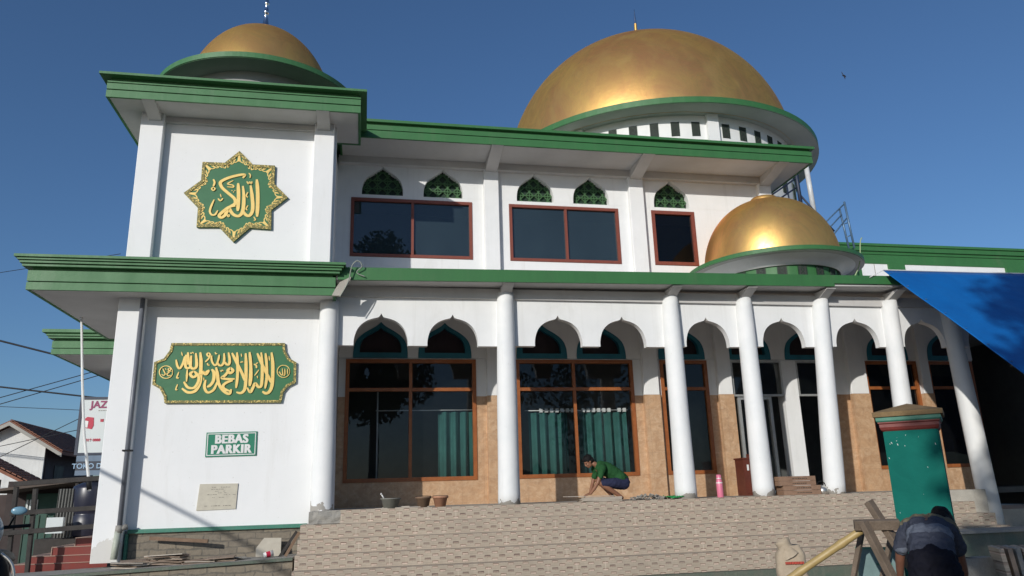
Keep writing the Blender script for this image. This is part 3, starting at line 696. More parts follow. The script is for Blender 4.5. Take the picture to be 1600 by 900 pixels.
bm = ebm(); box(bm, 14.755, 15.70, Y0-.01, Y0+.4, -1.45, ZF-.01); obj('bare_concrete_end', bm, MCONL, st)
bm = ebm(); box(bm, 1.40, 15.3, Y0-5*TR+.12, Y0-4*TR+.2, -1.5, ZF-5*RI-.094); obj('stair_footing', bm, MGTD, st)
bm = ebm(); box(bm, 1.42, 15.1, -.1, .3, -1.48, -.25); obj('stair_core', bm, MCONC, st)

# ------------------------------------------------------------------ low ledge along the foot of the tower
lg = thing('stone_ledge', 'low stone ledge with a green painted edge along the foot of the tower', 'ledge')
bm = ebm()
n = 26
for k in range(n):
    x0 = -5 + k*(6.32/n); z = -.80 + (x0+2)*.028
    box(bm, x0, x0+6.32/n, -.93, .3, -1.45, z-.045)
obj('ledge_stones', bm, MSTONE, lg)
bm = ebm(); prism(bm, [(-5, -.93), (1.32, -.745), (1.32, -.70), (-5, -.885)], -.99, -.87, 'y'); obj('painted_edge', bm, MGTD, lg)
bm = ebm(); prism(bm, [(-5, -.925), (1.32, -.74), (1.32, -.706), (-5, -.891)], -.868, .3, 'y'); obj('ledge_top', bm, MCONC, lg)
def zl(x): return -.706 + (x-1.32)*.0293
# broken tiles, boards and card lying on the ledge
rnd = random.Random(3)
def tile_stack(x, y, n, sx, sy, label, col, spread=.05, tilt=.06, cat='tile pile', group='tile piles on the ledge'):
    t = thing('tile_stack', label, cat, (x, y, zl(x)), 0, group)
    z = .012
    for k in range(n):
        bm = ebm(); obox(bm, (rnd.uniform(-spread, spread), rnd.uniform(-spread, spread), z), (sx*rnd.uniform(.85, 1.1), sy, .012), (rnd.uniform(-tilt, tilt), rnd.uniform(-tilt, tilt), rnd.uniform(-.35, .35)))
        obj('tile', bm, col[k % len(col)], t); z += .019
    return t
tile_stack(-1.38, -.45, 6, .46, .25, 'scattered broken tiles at the left end of the ledge beside the pipe', [MTILEB, MTILEE], .09, .12)
tile_stack(-.83, -.30, 9, .62, .28, 'tallest brown tile pile on the ledge under a long brown plank', [MTILEE, MTILEE, MTILEB], .06, .05)
tile_stack(-.35, -.42, 3, .5, .26, 'low spread of tiles on the ledge right of the tallest pile', [MTILEE, MTILEB], .12, .08)
tile_stack(.22, -.40, 4, .46, .25, 'low spread of tiles on the ledge left of the grey card', [MTILEE, MTILEB, MCONC], .14, .08)
bm = ebm(); obox(bm, (-.72, -.05, -.375), (1.02, .05, .06), (0, R(4.5), R(-8))); tag(obj('plank', bm, MPLY), 'long brown plank lying across the tile pile on the ledge', 'plank')
bm = ebm(); prism(bm, [(-.22, 0), (.21, 0), (.20, .32), (-.10, .33), (-.14, .28), (-.23, .15)], -.01, .01, 'y')
o = tag(obj('cardboard_sheet', bm, MCARD), 'torn grey card sheet leaning against the stone plinth', 'cardboard'); o.location = (.83, -.10, zl(.8)+.0); o.rotation_euler = (R(-16), 0, 0)
cup = thing('paper_cup', 'small red and white paper cup lying in front of the grey card', 'cup', (.86, -.42, zl(.86)+.058), R(20))
M = Matrix.Rotation(R(80), 4, 'Y')
bm = ebm(); lathe(bm, [(0, -.08), (.042, -.08), (.056, .08), (.050, .08), (.038, -.07), (0, -.07)], n=20, M=M); obj('cup_body', bm, MLETW, cup, True)
bm = ebm(); lathe(bm, [(.047, -.04), (.0535, .03)], n=20, M=M); obj('red_band', bm, MBRED, cup, True)
for k, (x, dx, l) in enumerate(((1.12, .30, .52), (1.20, .24, .46))):
    bm = ebm(); obox(bm, (x+.06, -.35-.05*k, zl(x)+.20), (.05, .02, l), (R(-6), R(33-4*k), 0))
    tag(obj('timber_lath', bm, MWOODD if k == 0 else MPLY), ('dark lath leaning at the corner of plinth and stairs' if k == 0 else 'brown lath leaning just right of the dark lath by the stairs'), 'lath')

# ------------------------------------------------------------------ signs on the tower
def ribbon(bm, pts, wd, y0, y1):
    p = catmull(pts, 5) if len(pts) > 2 else [pts[0], tuple((pts[0][k]+pts[1][k])/2 for k in (0, 1)), pts[1]]
    n = len(p); L, Rr = [], []
    for i in range(n):
        a, b_ = p[max(i-1, 0)], p[min(i+1, n-1)]
        d = Vector((b_[0]-a[0], b_[1]-a[1]));
        if d.length < 1e-6: d = Vector((1, 0))
        d.normalize(); t = i/(n-1)
        ww = wd/2*(.45 + .55*min(1, min(t, 1-t)*5+.15))*(1+.18*abs(d.y)-.12*abs(d.x))
        L.append((p[i][0]-d.y*ww, p[i][1]+d.x*ww)); Rr.append((p[i][0]+d.y*ww, p[i][1]-d.x*ww))
    V = [[bm.verts.new((q[0], y, q[1])) for q in S] for S in (L, Rr) for y in (y0, y1)]
    for i in range(n-1):
        for a, b_ in ((0, 2), (1, 3), (0, 1), (2, 3)): bm.faces.new((V[a][i], V[a][i+1], V[b_][i+1], V[b_][i]))
    bm.faces.new((V[0][0], V[2][0], V[3][0], V[1][0])); bm.faces.new((V[0][-1], V[2][-1], V[3][-1], V[1][-1]))
def shrink(pts, k): return [(x*k, z*k) for x, z in pts]
STAR=[(-0.029,1.033),(0.246,0.745),(0.694,0.745),(0.699,0.335),(0.986,0.045),(0.673,-0.245),(0.691,-0.666),(0.273,-0.65),(-0.025,-0.965),(-0.317,-0.656),(-0.744,-0.673),(-0.748,-0.259),(-1.042,0.047),(-0.734,0.336),(-0.736,0.745),(-0.304,0.752)]
AKBAR=[(0.061,[(0.349,0.414),(0.382,0.142),(0.398,-0.133),(0.401,-0.406)]),(0.059,[(0.236,0.274),(0.275,0.062),(0.304,-0.162),(0.297,-0.311),(0.24,-0.393),(0.167,-0.362),(0.13,-0.294)]),(0.059,[(0.085,0.253),(0.115,0.054),(0.125,-0.17),(0.106,-0.332),(0.038,-0.407),(-0.052,-0.381),(-0.111,-0.317),(-0.148,-0.257),(-0.189,-0.296),(-0.227,-0.383)]),(0.059,[(-0.012,0.311),(0.012,0.074),(0.02,-0.125),(0.018,-0.299)]),(0.056,[(0.074,0.43),(0.11,0.503),(0.025,0.498),(-0.15,0.443),(-0.29,0.372),(-0.358,0.301),(-0.315,0.195),(-0.193,0.084),(-0.064,-0.03),(-0.041,-0.133),(-0.119,-0.201),(-0.234,-0.285),(-0.325,-0.388)]),(0.056,[(-0.031,-0.19),(-0.15,-0.22),(-0.264,-0.324),(-0.33,-0.412),(-0.283,-0.455),(-0.215,-0.395),(-0.166,-0.307)]),(0.035,[(-0.45,-0.073),(-0.491,-0.198),(-0.515,-0.322),(-0.477,-0.399),(-0.412,-0.396),(-0.364,-0.303)]),(0.033,[(-0.499,0.369),(-0.468,0.3),(-0.488,0.212)]),(0.023,[(-0.487,0.199),(-0.515,0.16),(-0.482,0.124),(-0.449,0.161),(-0.487,0.199)]),(0.026,[(-0.111,0.364),(-0.217,0.288),(-0.116,0.263),(-0.102,0.219),(-0.224,0.222)]),(0.021,[(-0.13,0.147),(-0.112,0.138)]),(0.021,[(-0.073,0.15),(-0.055,0.141)]),(0.021,[(-0.098,0.119),(-0.079,0.104)]),(0.019,[(-0.341,0.057),(-0.318,-0.017)]),(0.026,[(-0.378,-0.045),(-0.33,-0.092),(-0.282,-0.035)]),(0.026,[(0.157,0.358),(0.189,0.309),(0.213,0.348),(0.247,0.312),(0.257,0.363)]),(0.021,[(0.184,0.542),(0.218,0.501),(0.213,0.437)]),(0.023,[(0.194,0.12),(0.165,0.044),(0.199,0.003)]),(0.021,[(0.211,-0.166),(0.178,-0.242),(0.206,-0.271)]),(0.023,[(0.336,-0.409),(0.373,-0.469),(0.341,-0.488)]),(0.021,[(-0.162,-0.381),(-0.172,-0.416),(-0.145,-0.429),(-0.139,-0.394),(-0.162,-0.381)])]
PLAQ=[(-1.056,0.611),(1.03,0.628),(1.049,0.475),(1.129,0.323),(1.266,0.248),(1.272,-0.154),(1.131,-0.229),(1.053,-0.328),(1.015,-0.537),(-1.083,-0.535),(-1.105,-0.415),(-1.185,-0.271),(-1.327,-0.186),(-1.332,0.239),(-1.168,0.313),(-1.078,0.462)]
SHAHADA=[(0.047,[(0.381,0.444),(0.418,0.191),(0.424,-0.038),(0.421,-0.219)]),(0.05,[(0.31,0.42),(0.331,0.19),(0.345,-0.098),(0.334,-0.279),(0.272,-0.35),(0.185,-0.335)]),(0.047,[(0.057,0.426),(0.156,0.236),(0.27,0.023),(0.334,-0.128)]),(0.044,[(0.15,0.435),(0.176,0.19),(0.187,-0.037),(0.176,-0.256)]),(0.019,[(0.227,0.412),(0.242,0.351)]),(0.016,[(0.219,0.251),(0.239,0.239),(0.252,0.259),(0.273,0.239)]),(0.041,[(-0.008,0.434),(0.026,0.281),(0.012,0.197),(-0.036,0.208),(-0.063,0.25)]),(0.038,[(-0.086,0.418),(-0.076,0.265),(-0.113,0.182),(-0.168,0.189),(-0.188,0.235)]),(0.032,[(-0.173,0.387),(-0.177,0.326),(-0.201,0.219),(-0.238,0.181),(-0.285,0.234),(-0.31,0.31),(-0.309,0.371)]),(0.016,[(-0.252,0.44),(-0.24,0.402),(-0.215,0.417)]),(0.028,[(-0.373,0.432),(-0.399,0.393),(-0.37,0.358),(-0.338,0.386),(-0.373,0.432)]),(0.028,[(-0.338,0.386),(-0.364,0.31),(-0.419,0.246)]),(0.022,[(-0.375,0.226),(-0.366,0.189),(-0.334,0.186)]),(0.05,[(0.05,0.137),(0.005,0.083),(0.047,0.031),(0.097,0.076),(0.05,0.137)]),(0.047,[(0.009,0.068),(-0.036,-0.007),(-0.096,-0.06),(0.005,-0.083),(0.14,-0.08)]),(0.047,[(0.107,-0.113),(0.009,-0.143),(-0.061,-0.206),(-0.039,-0.27),(0.07,-0.315)]),(0.05,[(-0.213,0.144),(-0.179,0.008),(-0.142,-0.172),(-0.051,-0.307),(0.059,-0.367),(0.089,-0.278)]),(0.016,[(-0.135,0.083),(-0.112,0.065),(-0.1,0.091),(-0.077,0.068)]),(0.05,[(-0.292,0.106),(-0.245,0.038),(-0.246,-0.112),(-0.298,-0.202),(-0.353,-0.232)]),(0.044,[(-0.384,-0.097),(-0.399,-0.217),(-0.368,-0.306),(-0.31,-0.339),(-0.223,-0.277),(-0.17,-0.127)]),(0.041,[(-0.526,0.023),(-0.469,0.008),(-0.445,0.06),(-0.405,0.008),(-0.381,0.053),(-0.334,0.091)]),(0.016,[(-0.422,-0.052),(-0.415,-0.112)]),(0.054,[(0.791,0.438),(0.827,0.192),(0.837,-0.159),(0.801,-0.31),(0.732,-0.36),(0.662,-0.322)]),(0.049,[(0.526,0.421),(0.625,0.207),(0.739,-0.007),(0.827,-0.167)]),(0.047,[(0.598,0.437),(0.626,0.237),(0.642,-0.038),(0.634,-0.212),(0.585,-0.237),(0.523,-0.166),(0.485,-0.249),(0.44,-0.339),(0.38,-0.249)]),(0.043,[(0.679,0.422),(0.708,0.238),(0.729,-0.038),(0.709,-0.268)]),(0.044,[(0.387,0.436),(0.42,0.191),(0.439,-0.038),(0.426,-0.219)]),(0.019,[(0.748,0.369),(0.76,0.276)]),(0.028,[(0.473,0.206),(0.518,0.183),(0.528,0.13)]),(0.022,[(0.551,0.237),(0.509,0.214)]),(0.024,[(0.573,0.096),(0.5,-0.019)]),(0.019,[(0.548,-0.019),(0.562,-0.068)]),(0.014,[(1.152,0.067),(1.145,0.021),(1.121,-0.018),(1.084,-0.044),(1.04,-0.053),(0.995,-0.044),(0.956,-0.018),(0.928,0.021),(0.917,0.066),(0.924,0.112),(0.947,0.151),(0.984,0.177),(1.028,0.186),(1.074,0.177),(1.113,0.151),(1.14,0.112),(1.152,0.067)]),(0.017,[(1.105,0.119),(1.113,0.008)]),(0.017,[(1.056,0.119),(1.062,0.001),(1.031,-0.01)]),(0.017,[(1.009,0.123),(1.021,0.001),(0.986,0.008),(0.961,0.054),(0.948,0.039)]),(0.053,[(-0.522,0.434),(-0.498,0.275),(-0.486,0.054),(-0.485,-0.149),(-0.554,-0.304),(-0.683,-0.335),(-0.798,-0.257)]),(0.049,[(-0.744,0.432),(-0.725,0.195)]),(0.046,[(-0.602,0.417),(-0.569,0.18),(-0.616,0.117),(-0.678,0.164),(-0.68,0.369)]),(0.043,[(-0.662,0.14),(-0.749,0.132),(-0.78,0.242),(-0.772,0.385)]),(0.036,[(-0.945,0.289),(-0.913,0.171),(-0.865,0.12),(-0.815,0.226),(-0.796,0.353)]),(0.046,[(-0.612,0.07),(-0.67,0.015),(-0.611,-0.048),(-0.552,0.007),(-0.612,0.07)]),(0.046,[(-0.535,0.023),(-0.508,-0.102),(-0.574,-0.242),(-0.69,-0.242),(-0.772,-0.133)]),(0.033,[(-0.729,0.101),(-0.725,-0.133)]),(0.043,[(-0.505,0.007),(-0.448,0.039),(-0.387,0.007),(-0.334,0.086)]),(0.023,[(-0.877,0.054),(-0.906,-0.055),(-0.865,-0.058)]),(0.02,[(-0.881,-0.18),(-0.905,-0.28),(-0.873,-0.28)]),(0.018,[(-0.862,0.439),(-0.838,0.36)]),(0.016,[(-0.706,0.425),(-0.683,0.409),(-0.663,0.433),(-0.639,0.409)]),(0.015,[(-0.985,0.049),(-0.99,0.004),(-1.012,-0.035),(-1.049,-0.06),(-1.093,-0.069),(-1.14,-0.06),(-1.18,-0.035),(-1.209,0.004),(-1.222,0.049),(-1.217,0.094),(-1.195,0.133),(-1.159,0.158),(-1.114,0.168),(-1.067,0.159),(-1.027,0.133),(-0.998,0.094),(-0.985,0.049)]),(0.016,[(-1.048,0.129),(-1.071,0.104),(-1.044,0.079),(-1.023,0.104),(-1.048,0.129)]),(0.016,[(-1.168,0.119),(-1.14,0.066),(-1.115,0.013),(-1.139,-0.012),(-1.181,0.007)]),(0.016,[(-1.006,0.063),(-1.071,0.069),(-1.048,0.041),(-1.086,0.016),(-1.054,-0.021),(-1.0,-0.012)]),(0.013,[(-1.124,0.119),(-1.102,0.094)])]

def calligraphy(name, label, cx, cz, outl, strokes, bw, extra=None):
    t = thing(name, label, 'sign', (cx, .165, cz))
    bm = ebm(); prism(bm, outl, -.040, 0, 'y'); obj('panel', bm, MSIGNG, t)
    bm = ebm(); ring_prism(bm, outl, inset(outl, bw), -.056, -.036); obj('carved_border', bm, MGILT, t)
    if extra: extra(t)
    bm = ebm()
    for k, (wd, p) in enumerate(strokes): ribbon(bm, p, wd*1.0, -.054-.0011*(k % 9), -.038)
    obj('lettering', bm, MGOLDL, t); return t
def corner_ornament(t):
    rn = random.Random(5); ins = inset(STAR, .062); n = len(STAR)
    for i in range(n):
        P = Vector(ins[i]); c0 = P.normalized(); convex = P.length > .85; bm = ebm()
        for s_ in (-1, 1):
            e = (Vector(ins[(i+s_) % n]) - P).normalized()
            for f in ((.02, .10, .22), (.14, .07, .17), (.26, .05, .12)) if convex else ((.01, .05, .1),):
                a = P + e*f[0] - c0*.01; b_ = a - c0*f[1] + e*.02; d_ = b_ + e*f[1]*.9 + c0*.03; g = d_ + c0*f[1]*.6 - e*.03
                ribbon(bm, [tuple(a), tuple(b_), tuple(d_), tuple(g)], .018, -.048, -.038)
        if convex: ribbon(bm, [tuple(P*.99), tuple(P*.90), tuple(P*.84)], .030, -.050, -.038)
        obj('scroll_ornament', bm, MGOLDL, t)
calligraphy('calligraphy_star', 'eight pointed green star with gold calligraphy on the upper tower wall', -.173, 6.247, STAR, AKBAR, .062, corner_ornament)
calligraphy('calligraphy_sign', 'long green panel with scalloped ends and gold calligraphy on the lower tower wall', -.13, 2.60, PLAQ, SHAHADA, .048)

def text_mesh(name, s, size, m, parent, loc, rot=(R(90), 0, 0), sx=1.0, bold=.0, ext=.004, align='CENTER', heavy=0, sp=1.0):
    cu = bpy.data.curves.new(name, 'FONT'); cu.body = s; cu.size = size; cu.align_x = align; cu.align_y = 'CENTER'; cu.extrude = ext; cu.offset = bold; cu.space_character = sp
    tmp = bpy.data.objects.new('tmp', cu); COL.objects.link(tmp)
    dg = bpy.context.evaluated_depsgraph_get(); me = bpy.data.meshes.new_from_object(tmp.evaluated_get(dg)); me.name = name
    bpy.data.objects.remove(tmp); bpy.data.curves.remove(cu)
    if heavy:
        bm = ebm()
        for k in (-1, -.33, .33, 1):
            n0 = len(bm.verts); bm.from_mesh(me); bm.verts.ensure_lookup_table()
            for v in bm.verts[n0:]: v.co.x += heavy*k; v.co.z += .0004*k
        bm.to_mesh(me); bm.free()
    me.materials.clear(); me.materials.append(m)
    o = bpy.data.objects.new(name, me); COL.objects.link(o); o.parent = parent; o.location = loc; o.rotation_euler = rot; o.scale = (sx, 1, 1); return o
ps = thing('parking_sign', 'green BEBAS PARKIR sign with white letters below the long calligraphy panel', 'sign', (.025, .16, 1.295), 0); ps.rotation_euler = (0, R(-.8), 0)
bm = ebm(); box(bm, -.455, .455, -.012, 0, -.225, .225); obj('sign_plate', bm, MPARK, ps)
bm = ebm(); ring_prism(bm, [(-.435, -.205), (.435, -.205), (.435, .205), (-.435, .205)], [(-.420, -.19), (.420, -.19), (.420, .19), (-.420, .19)], -.0165, -.011); obj('white_border', bm, MLETW, ps)
text_mesh('lettering', 'BEBAS', .225, MLETW, ps, (0, -.015, .088), bold=.004, sx=.88, heavy=.0115, sp=1.12)
text_mesh('lettering', 'PARKIR', .225, MLETW, ps, (0, -.015, -.10), bold=.004, sx=.88, heavy=.0115, sp=1.12)
pq = thing('marble_plaque', 'cream marble plaque with faint engraved lines low on the tower wall', 'plaque', (-.155, .166, .345))
bm = ebm(); prism(bm, [(-.355, -.235), (.33, -.225), (.345, .23), (-.325, .235)], -.018, 0, 'y'); obj('slab', bm, MPLQ, pq)
bm = ebm(); rq = random.Random(4)
for z, xa, xb in ((.17, -.18, .2), (.135, -.12, .06), (.10, -.05, .13), (.07, -.15, .12), (.04, -.26, -.02), (.035, .05, .28), (-.01, -.12, .12), (-.07, -.02, .02), (-.16, -.22, .2)):
    x = xa
    while x < xb:
        l = rq.uniform(.012, .05)
        if rq.random() > .3: box(bm, x, x+l, -.0205, -.0175, z-.006, z+rq.uniform(.002, .008))
        x += l+.012
obj('engraving', bm, MINK, pq)

# ------------------------------------------------------------------ curtains behind the lower windows
def curtain(x0, x1, z0, z1, label, y=2.66):
    bm = ebm(); n = int((x1-x0)*70); A = []; B = []
    rn = random.Random(int(x0*100)); ph = 0
    for i in range(n+1):
        x = x0 + (x1-x0)*i/n; ph += rn.uniform(.26, .52)
        d = .075*math.sin(ph) + .012*math.sin(ph*2.3)
        A.append(bm.verts.new((x + .01*math.sin(ph*1.3), y+d*1.1, z0))); B.append(bm.verts.new((x, y+d*.8, z1)))
    for i in range(n): bm.faces.new((A[i], A[i+1], B[i+1], B[i]))
    o = obj('curtain', bm, MCURT, smooth=True); m_ = o.modifiers.new('thick', 'SOLIDIFY'); m_.thickness = .006
    return tag(o, label, 'curtain', 'curtains behind the veranda windows')
curtain(4.15, 4.98, .28, 2.12, 'teal curtain in the right half of the window nearest the tower')
curtain(6.30, 7.26, .28, 2.08, 'teal curtain left of the mullion in the window above the crouching worker')
curtain(7.46, 8.72, .28, 2.08, 'teal curtain right of the mullion in the window above the crouching worker')
def rod(x0, x1, z, label, post=None):
    t = thing('curtain_rod', label, 'curtain rod', (x0, 2.62, z))
    bm = ebm(); tube(bm, [(0, 0, 0), (x1-x0, 0, 0)], .012, 8); obj('rod', bm, MLETW, t, True)
    if not post:
        bm = ebm(); x = .1; rn = random.Random(int(x1*10))
        while x < x1-x0-.05:
            if rn.random() > .25: box(bm, x, x+.075, -.03, .03, -.045, .045)
            x += .13
        obj('rod_clips', bm, MLETW, t)
    if post: bm = ebm(); tube(bm, [(post-x0, .05, .45), (post-x0, .05, -1.9)], .018, 8); obj('pull_cord', bm, MLETW, t, True)
rod(2.72, 4.95, 2.16, 'thin white curtain rod with a long cord in the window nearest the tower', 2.76)
rod(6.2, 8.76, 2.13, 'white curtain rod with clips in the window above the crouching worker')

# ------------------------------------------------------------------ things on the veranda
def pot(name, x, y, prof, m, label, cat):
    t = thing(name, label, cat, (x, y, .045))
    bm = ebm(); lathe(bm, prof, n=28); obj('pot_body', bm, m, t, True); return t
t = pot('rubber_bowl', 2.99, -.15, [(0, 0), (.13, 0), (.175, .16), (.195, .165), (.195, .185), (.17, .185), (.12, .02), (0, .02)], MTROWEL, 'grey mixing bowl with a trowel at the left end of the veranda edge', 'bowl')
bm = ebm(); tube(bm, [(-.12, 0, .17), (-.17, .0, .25)], .012, 8); lathe(bm, [(0, -.018), (.02, 0), (0, .03)], (-.18, 0, .26), 10); obj('trowel_handle', bm, MLETW, t, True)
for x, m, l in ((3.60, MPOTB, 'darker brown bucket shaped pot on the veranda edge, left of its orange twin'), (3.92, MPOTO, 'orange clay pot on the veranda edge, right of the darker brown pot')):
    t = pot('clay_pot', x, -.15, [(0, 0), (.10, 0), (.135, .155), (.155, .158), (.155, .195), (.135, .195), (.10, .03), (0, .03)], m, l, 'pot')
    bm = ebm(); tube(bm, [(.15*math.cos(a), .15*math.sin(a)*.3, .195+.012*math.sin(a)) for a in [k*math.pi/6 for k in range(7)]], .005, 6); obj('wire_handle', bm, MBLACK, t)
bm = ebm(); obox(bm, (3.2, -.16, .052), (1.0, .18, .012), (0, R(-.6), R(3))); obox(bm, (3.1, -.05, .066), (.5, .14, .012), (0, R(-1), R(-8)))
tag(obj('offcut_board', bm, MTILEB), 'thin pale offcut boards lying under the bowl and pots', 'board')
# tile stack the crouching worker leans on
t = thing('tile_stack', 'buff floor tiles stacked under the hands of the crouching worker', 'tile pile', (6.98, -.12, .045))
for k, (dx, sx) in enumerate(((.10, .84), (.11, .82), (.10, .83), (.09, .84), (.11, .82), (.10, .83), (-.12, .95))):
    bm = ebm(); obox(bm, (dx, .02, .012+k*.0135 + (.012 if k == 6 else 0)), (sx, .34, .011), (0, R(.5) if k == 6 else 0, R((-3, 2, -1, 1, 0, 2, 3)[k]))); obj('tile', bm, MTILEB, t)
bm = ebm(); rn = random.Random(12)
for k in range(70):
    x = rn.gauss(0, .28); obox(bm, (x, rn.uniform(-.12, .2), max(0, .11*(1-abs(x)/.5))*rn.random()+.012), (rn.uniform(.02, .11), rn.uniform(.02, .08), .015), (rn.uniform(-.6, .6), rn.uniform(-.6, .6), rn.uniform(0, 3)))
o = tag(obj('rubble_heap', bm, MCONC), 'small heap of grey cement rubble behind the crouching worker', 'rubble', kind='stuff'); o.location = (8.18, -.02, .045)
bm = ebm(); bmesh.ops.create_grid(bm, x_segments=14, y_segments=8, size=.5)
for v in bm.verts: v.co = Vector((v.co.x*.34, v.co.y*.3, .05 + .045*noise.noise(v.co*7)))
o = obj('green_rag', bm, MGRNC, smooth=True); o.location = (8.66, -.06, .045); m_ = o.modifiers.new('thick', 'SOLIDIFY'); m_.thickness = .012; tag(o, 'bright green rag on the floor left of a white column', 'rag')
th = thing('thermos_bottle', 'tall pink thermos bottle standing on the veranda between two columns', 'bottle', (9.69, -.05, .045))
bm = ebm(); lathe(bm, [(0, 0), (.062, 0), (.066, .01), (.066, .30), (.055, .345), (.05, .36)], n=24); obj('bottle_body', bm, MPINK, th, True)
bm = ebm(); lathe(bm, [(.05, .35), (.052, .36), (.05, .445), (.035, .455), (0, .455)], n=24); obj('cap', bm, MPINK, th, True)
bm = ebm(); lathe(bm, [(.0675, .28), (.0675, .30)], n=24); lathe(bm, [(.0525, .372), (.0525, .385)], n=24); obj('pale_ring', bm, MLETW, th, True)
for k, (dx, z) in enumerate(((.07, .045), (-.02, .235))):
    t = thing('wooden_crate', ('wooden slatted crate standing on the veranda edge, the lower of the two' if k == 0 else 'wooden slatted crate resting on top of another crate by the kettle'), 'crate', (11.40+dx, -.02, z), R((-2, 1)[k]), 'crates on the veranda edge')
    for s in (0, 1):
        bm = ebm(); box(bm, -.42, .42, -.17, -.152, .003+.095*s, .093+.095*s); obj('slat', bm, MCRATE, t)
        bm = ebm(); box(bm, -.42, .42, .152, .17, .003+.095*s, .093+.095*s); obj('slat', bm, MCRATE, t)
        bm = ebm(); box(bm, -.42, -.40, -.15, .15, .003+.095*s, .093+.095*s); box(bm, .40, .42, -.15, .15, .003+.095*s, .093+.095*s); obj('end_slat', bm, MCRATE, t)
    bm = ebm(); box(bm, -.40, .40, -.15, .15, .004, .016); obj('crate_base', bm, MPLY, t)
    for x in (-.38, .38):
        bm = ebm(); box(bm, x-.02, x+.02, -.15, -.12, .017, .182); obj('corner_post', bm, MPLY, t)
    bm = ebm(); rn = random.Random(k)
    for s in (0, 1):
        x = -.12
        while x < .2: l = rn.uniform(.02, .05); box(bm, x, x+l, -.1715, -.1695, .035+.098*s, .05+.098*s); x += l+.012
    obj('stencil_print', bm, MWOODD, t)
kt = thing('kettle', 'round aluminium kettle on the veranda edge beside the wooden crates', 'kettle', (12.02, -.02, .045))
bm = ebm(); lathe(bm, [(0, 0), (.115, 0), (.135, .03), (.135, .10), (.10, .155), (.065, .165), (.065, .178), (0, .185)], n=28); obj('kettle_body', bm, MSTEEL, kt, True)
bm = ebm(); tube(bm, [(.115, 0, .07), (.165, 0, .10), (.195, 0, .15)], [.028, .018, .013], 10); obj('spout', bm, MSTEEL, kt, True)
bm = ebm(); tube(bm, [(.10*math.cos(a), 0, .16+.105*math.sin(a)) for a in [math.pi*k/10 for k in range(11)]], .008, 8); obj('handle', bm, MBLACK, kt, True)
bm = ebm(); lathe(bm, [(0, .18), (.016, .185), (.018, .20), (0, .21)], n=12); obj('lid_knob', bm, MBLACK, kt, True)
cb = thing('wooden_cabinet', 'red brown wooden cabinet behind the veranda column left of the door', 'cabinet', (11.12, 1.45, .045))
bm = ebm(); box(bm, -.17, .33, -.2, .2, 0, .80); obj('cabinet_body', bm, MCAB, cb)
bm = ebm(); box(bm, -.19, .35, -.22, .22, .80, .835); box(bm, .05, .2, -.05, .05, .836, .92); obj('cabinet_top', bm, MCAB, cb)
bm = ebm(); box(bm, -.14, .07, -.215, -.2, .05, .76); box(bm, .09, .30, -.215, -.2, .05, .76); obj('cabinet_door', bm, MCAB, cb)
bm = ebm(); box(bm, -.10, -.055, -.222, -.214, .55, .68); obj('paper_tag', bm, MLETW, cb)

# ------------------------------------------------------------------ right hand side: pillar, sack, trestle, boards, tarpaulin
gp = thing('gate_pillar', 'chipped green gate pillar with a red moulding and pointed cement cap', 'pillar', (8.16, -7.86, -1.42), math.atan2(-.66, .75)); gp.scale = (1.125, 1.125, 1.025)
bm = ebm(); bmesh.ops.create_grid(bm, x_segments=1, y_segments=1, size=.1); bm.clear()
box(bm, -.225, .225, -.225, .225, 0, 2.13); bmesh.ops.bevel(bm, geom=[e for e in bm.edges if abs(e.verts[0].co.z-e.verts[1].co.z) > 1], offset=.012, segments=2, affect='EDGES')
obj('pillar_shaft', bm, MPILL, gp)
bm = ebm(); sweep_rect(bm, [(0, 2.131), (.012, 2.145), (.02, 2.17), (.02, 2.20), (.03, 2.21), (.03, 2.222)], -.225, .225, -.225, .225); obj('red_moulding', bm, MPRED, gp)
bm = ebm(); sweep_rect(bm, [(.033, 2.2225), (.042, 2.235), (.042, 2.272)], -.225, .225, -.225, .225); obj('green_moulding', bm, MGT, gp)
bm = ebm(); sweep_rect(bm, [(.062, 2.2725), (.066, 2.32)], -.225, .225, -.225, .225)
tops = [v for v in bm.verts if v.co.z > 2.31]; bmesh.ops.delete(bm, geom=[f for f in bm.faces if all(v in tops for v in f.verts)], context='FACES_ONLY')
ap = bm.verts.new((0, 0, 2.415)); tops.sort(key=lambda v: math.atan2(v.co.y, v.co.x))
for i in range(4): bm.faces.new((tops[i], tops[(i+1) % 4], ap))
obj('cap', bm, MPCAP, gp)
bm = ebm(); rn = random.Random(8)
for k in range(14):
    x, z = rn.uniform(-.21, .21), rn.choice([rn.uniform(1.1, 2.1), rn.uniform(1.95, 2.125)]); s = rn.uniform(.0008, .0026)
    obox(bm, (x, -.2252, z), (s*2, .002, s*rn.uniform(2, 9)), (0, rn.uniform(-.4, .4), 0))
obj('paint_chips', bm, MLETW, gp)

sk = thing('cement_sack', 'half full paper cement sack with red print standing at the foot of the stairs', 'sack', (8.46, -4.62, -1.42), R(-12))
bm = ebm(); n = 28; K = 18; rings = []
for k in range(K+1):
    t_ = k/K; z = .84*t_; a_ = .215*(1-.12*t_**3) if t_ < .86 else .215*(1-.12*t_**3)*(1-(t_-.86)*2.2); b_ = .12*(1-.2*t_)
    ring_ = []
    for i in range(n):
        th_ = 2*math.pi*i/n; e = .45
        x = a_*math.copysign(abs(math.cos(th_))**e, math.cos(th_)); y = b_*math.copysign(abs(math.sin(th_))**.7, math.sin(th_))
        p = Vector((x, y, z)); p += .03*noise.noise_vector(Vector((x*4, y*4, z*9))) ; p.z = z + .03*noise.noise(Vector((x*5, 0, 3)))*t_
        ring_.append(bm.verts.new(p))
    rings.append(ring_)
for a, b_ in zip(rings, rings[1:]):
    for i in range(n): bm.faces.new((a[i], a[(i+1) % n], b_[(i+1) % n], b_[i]))
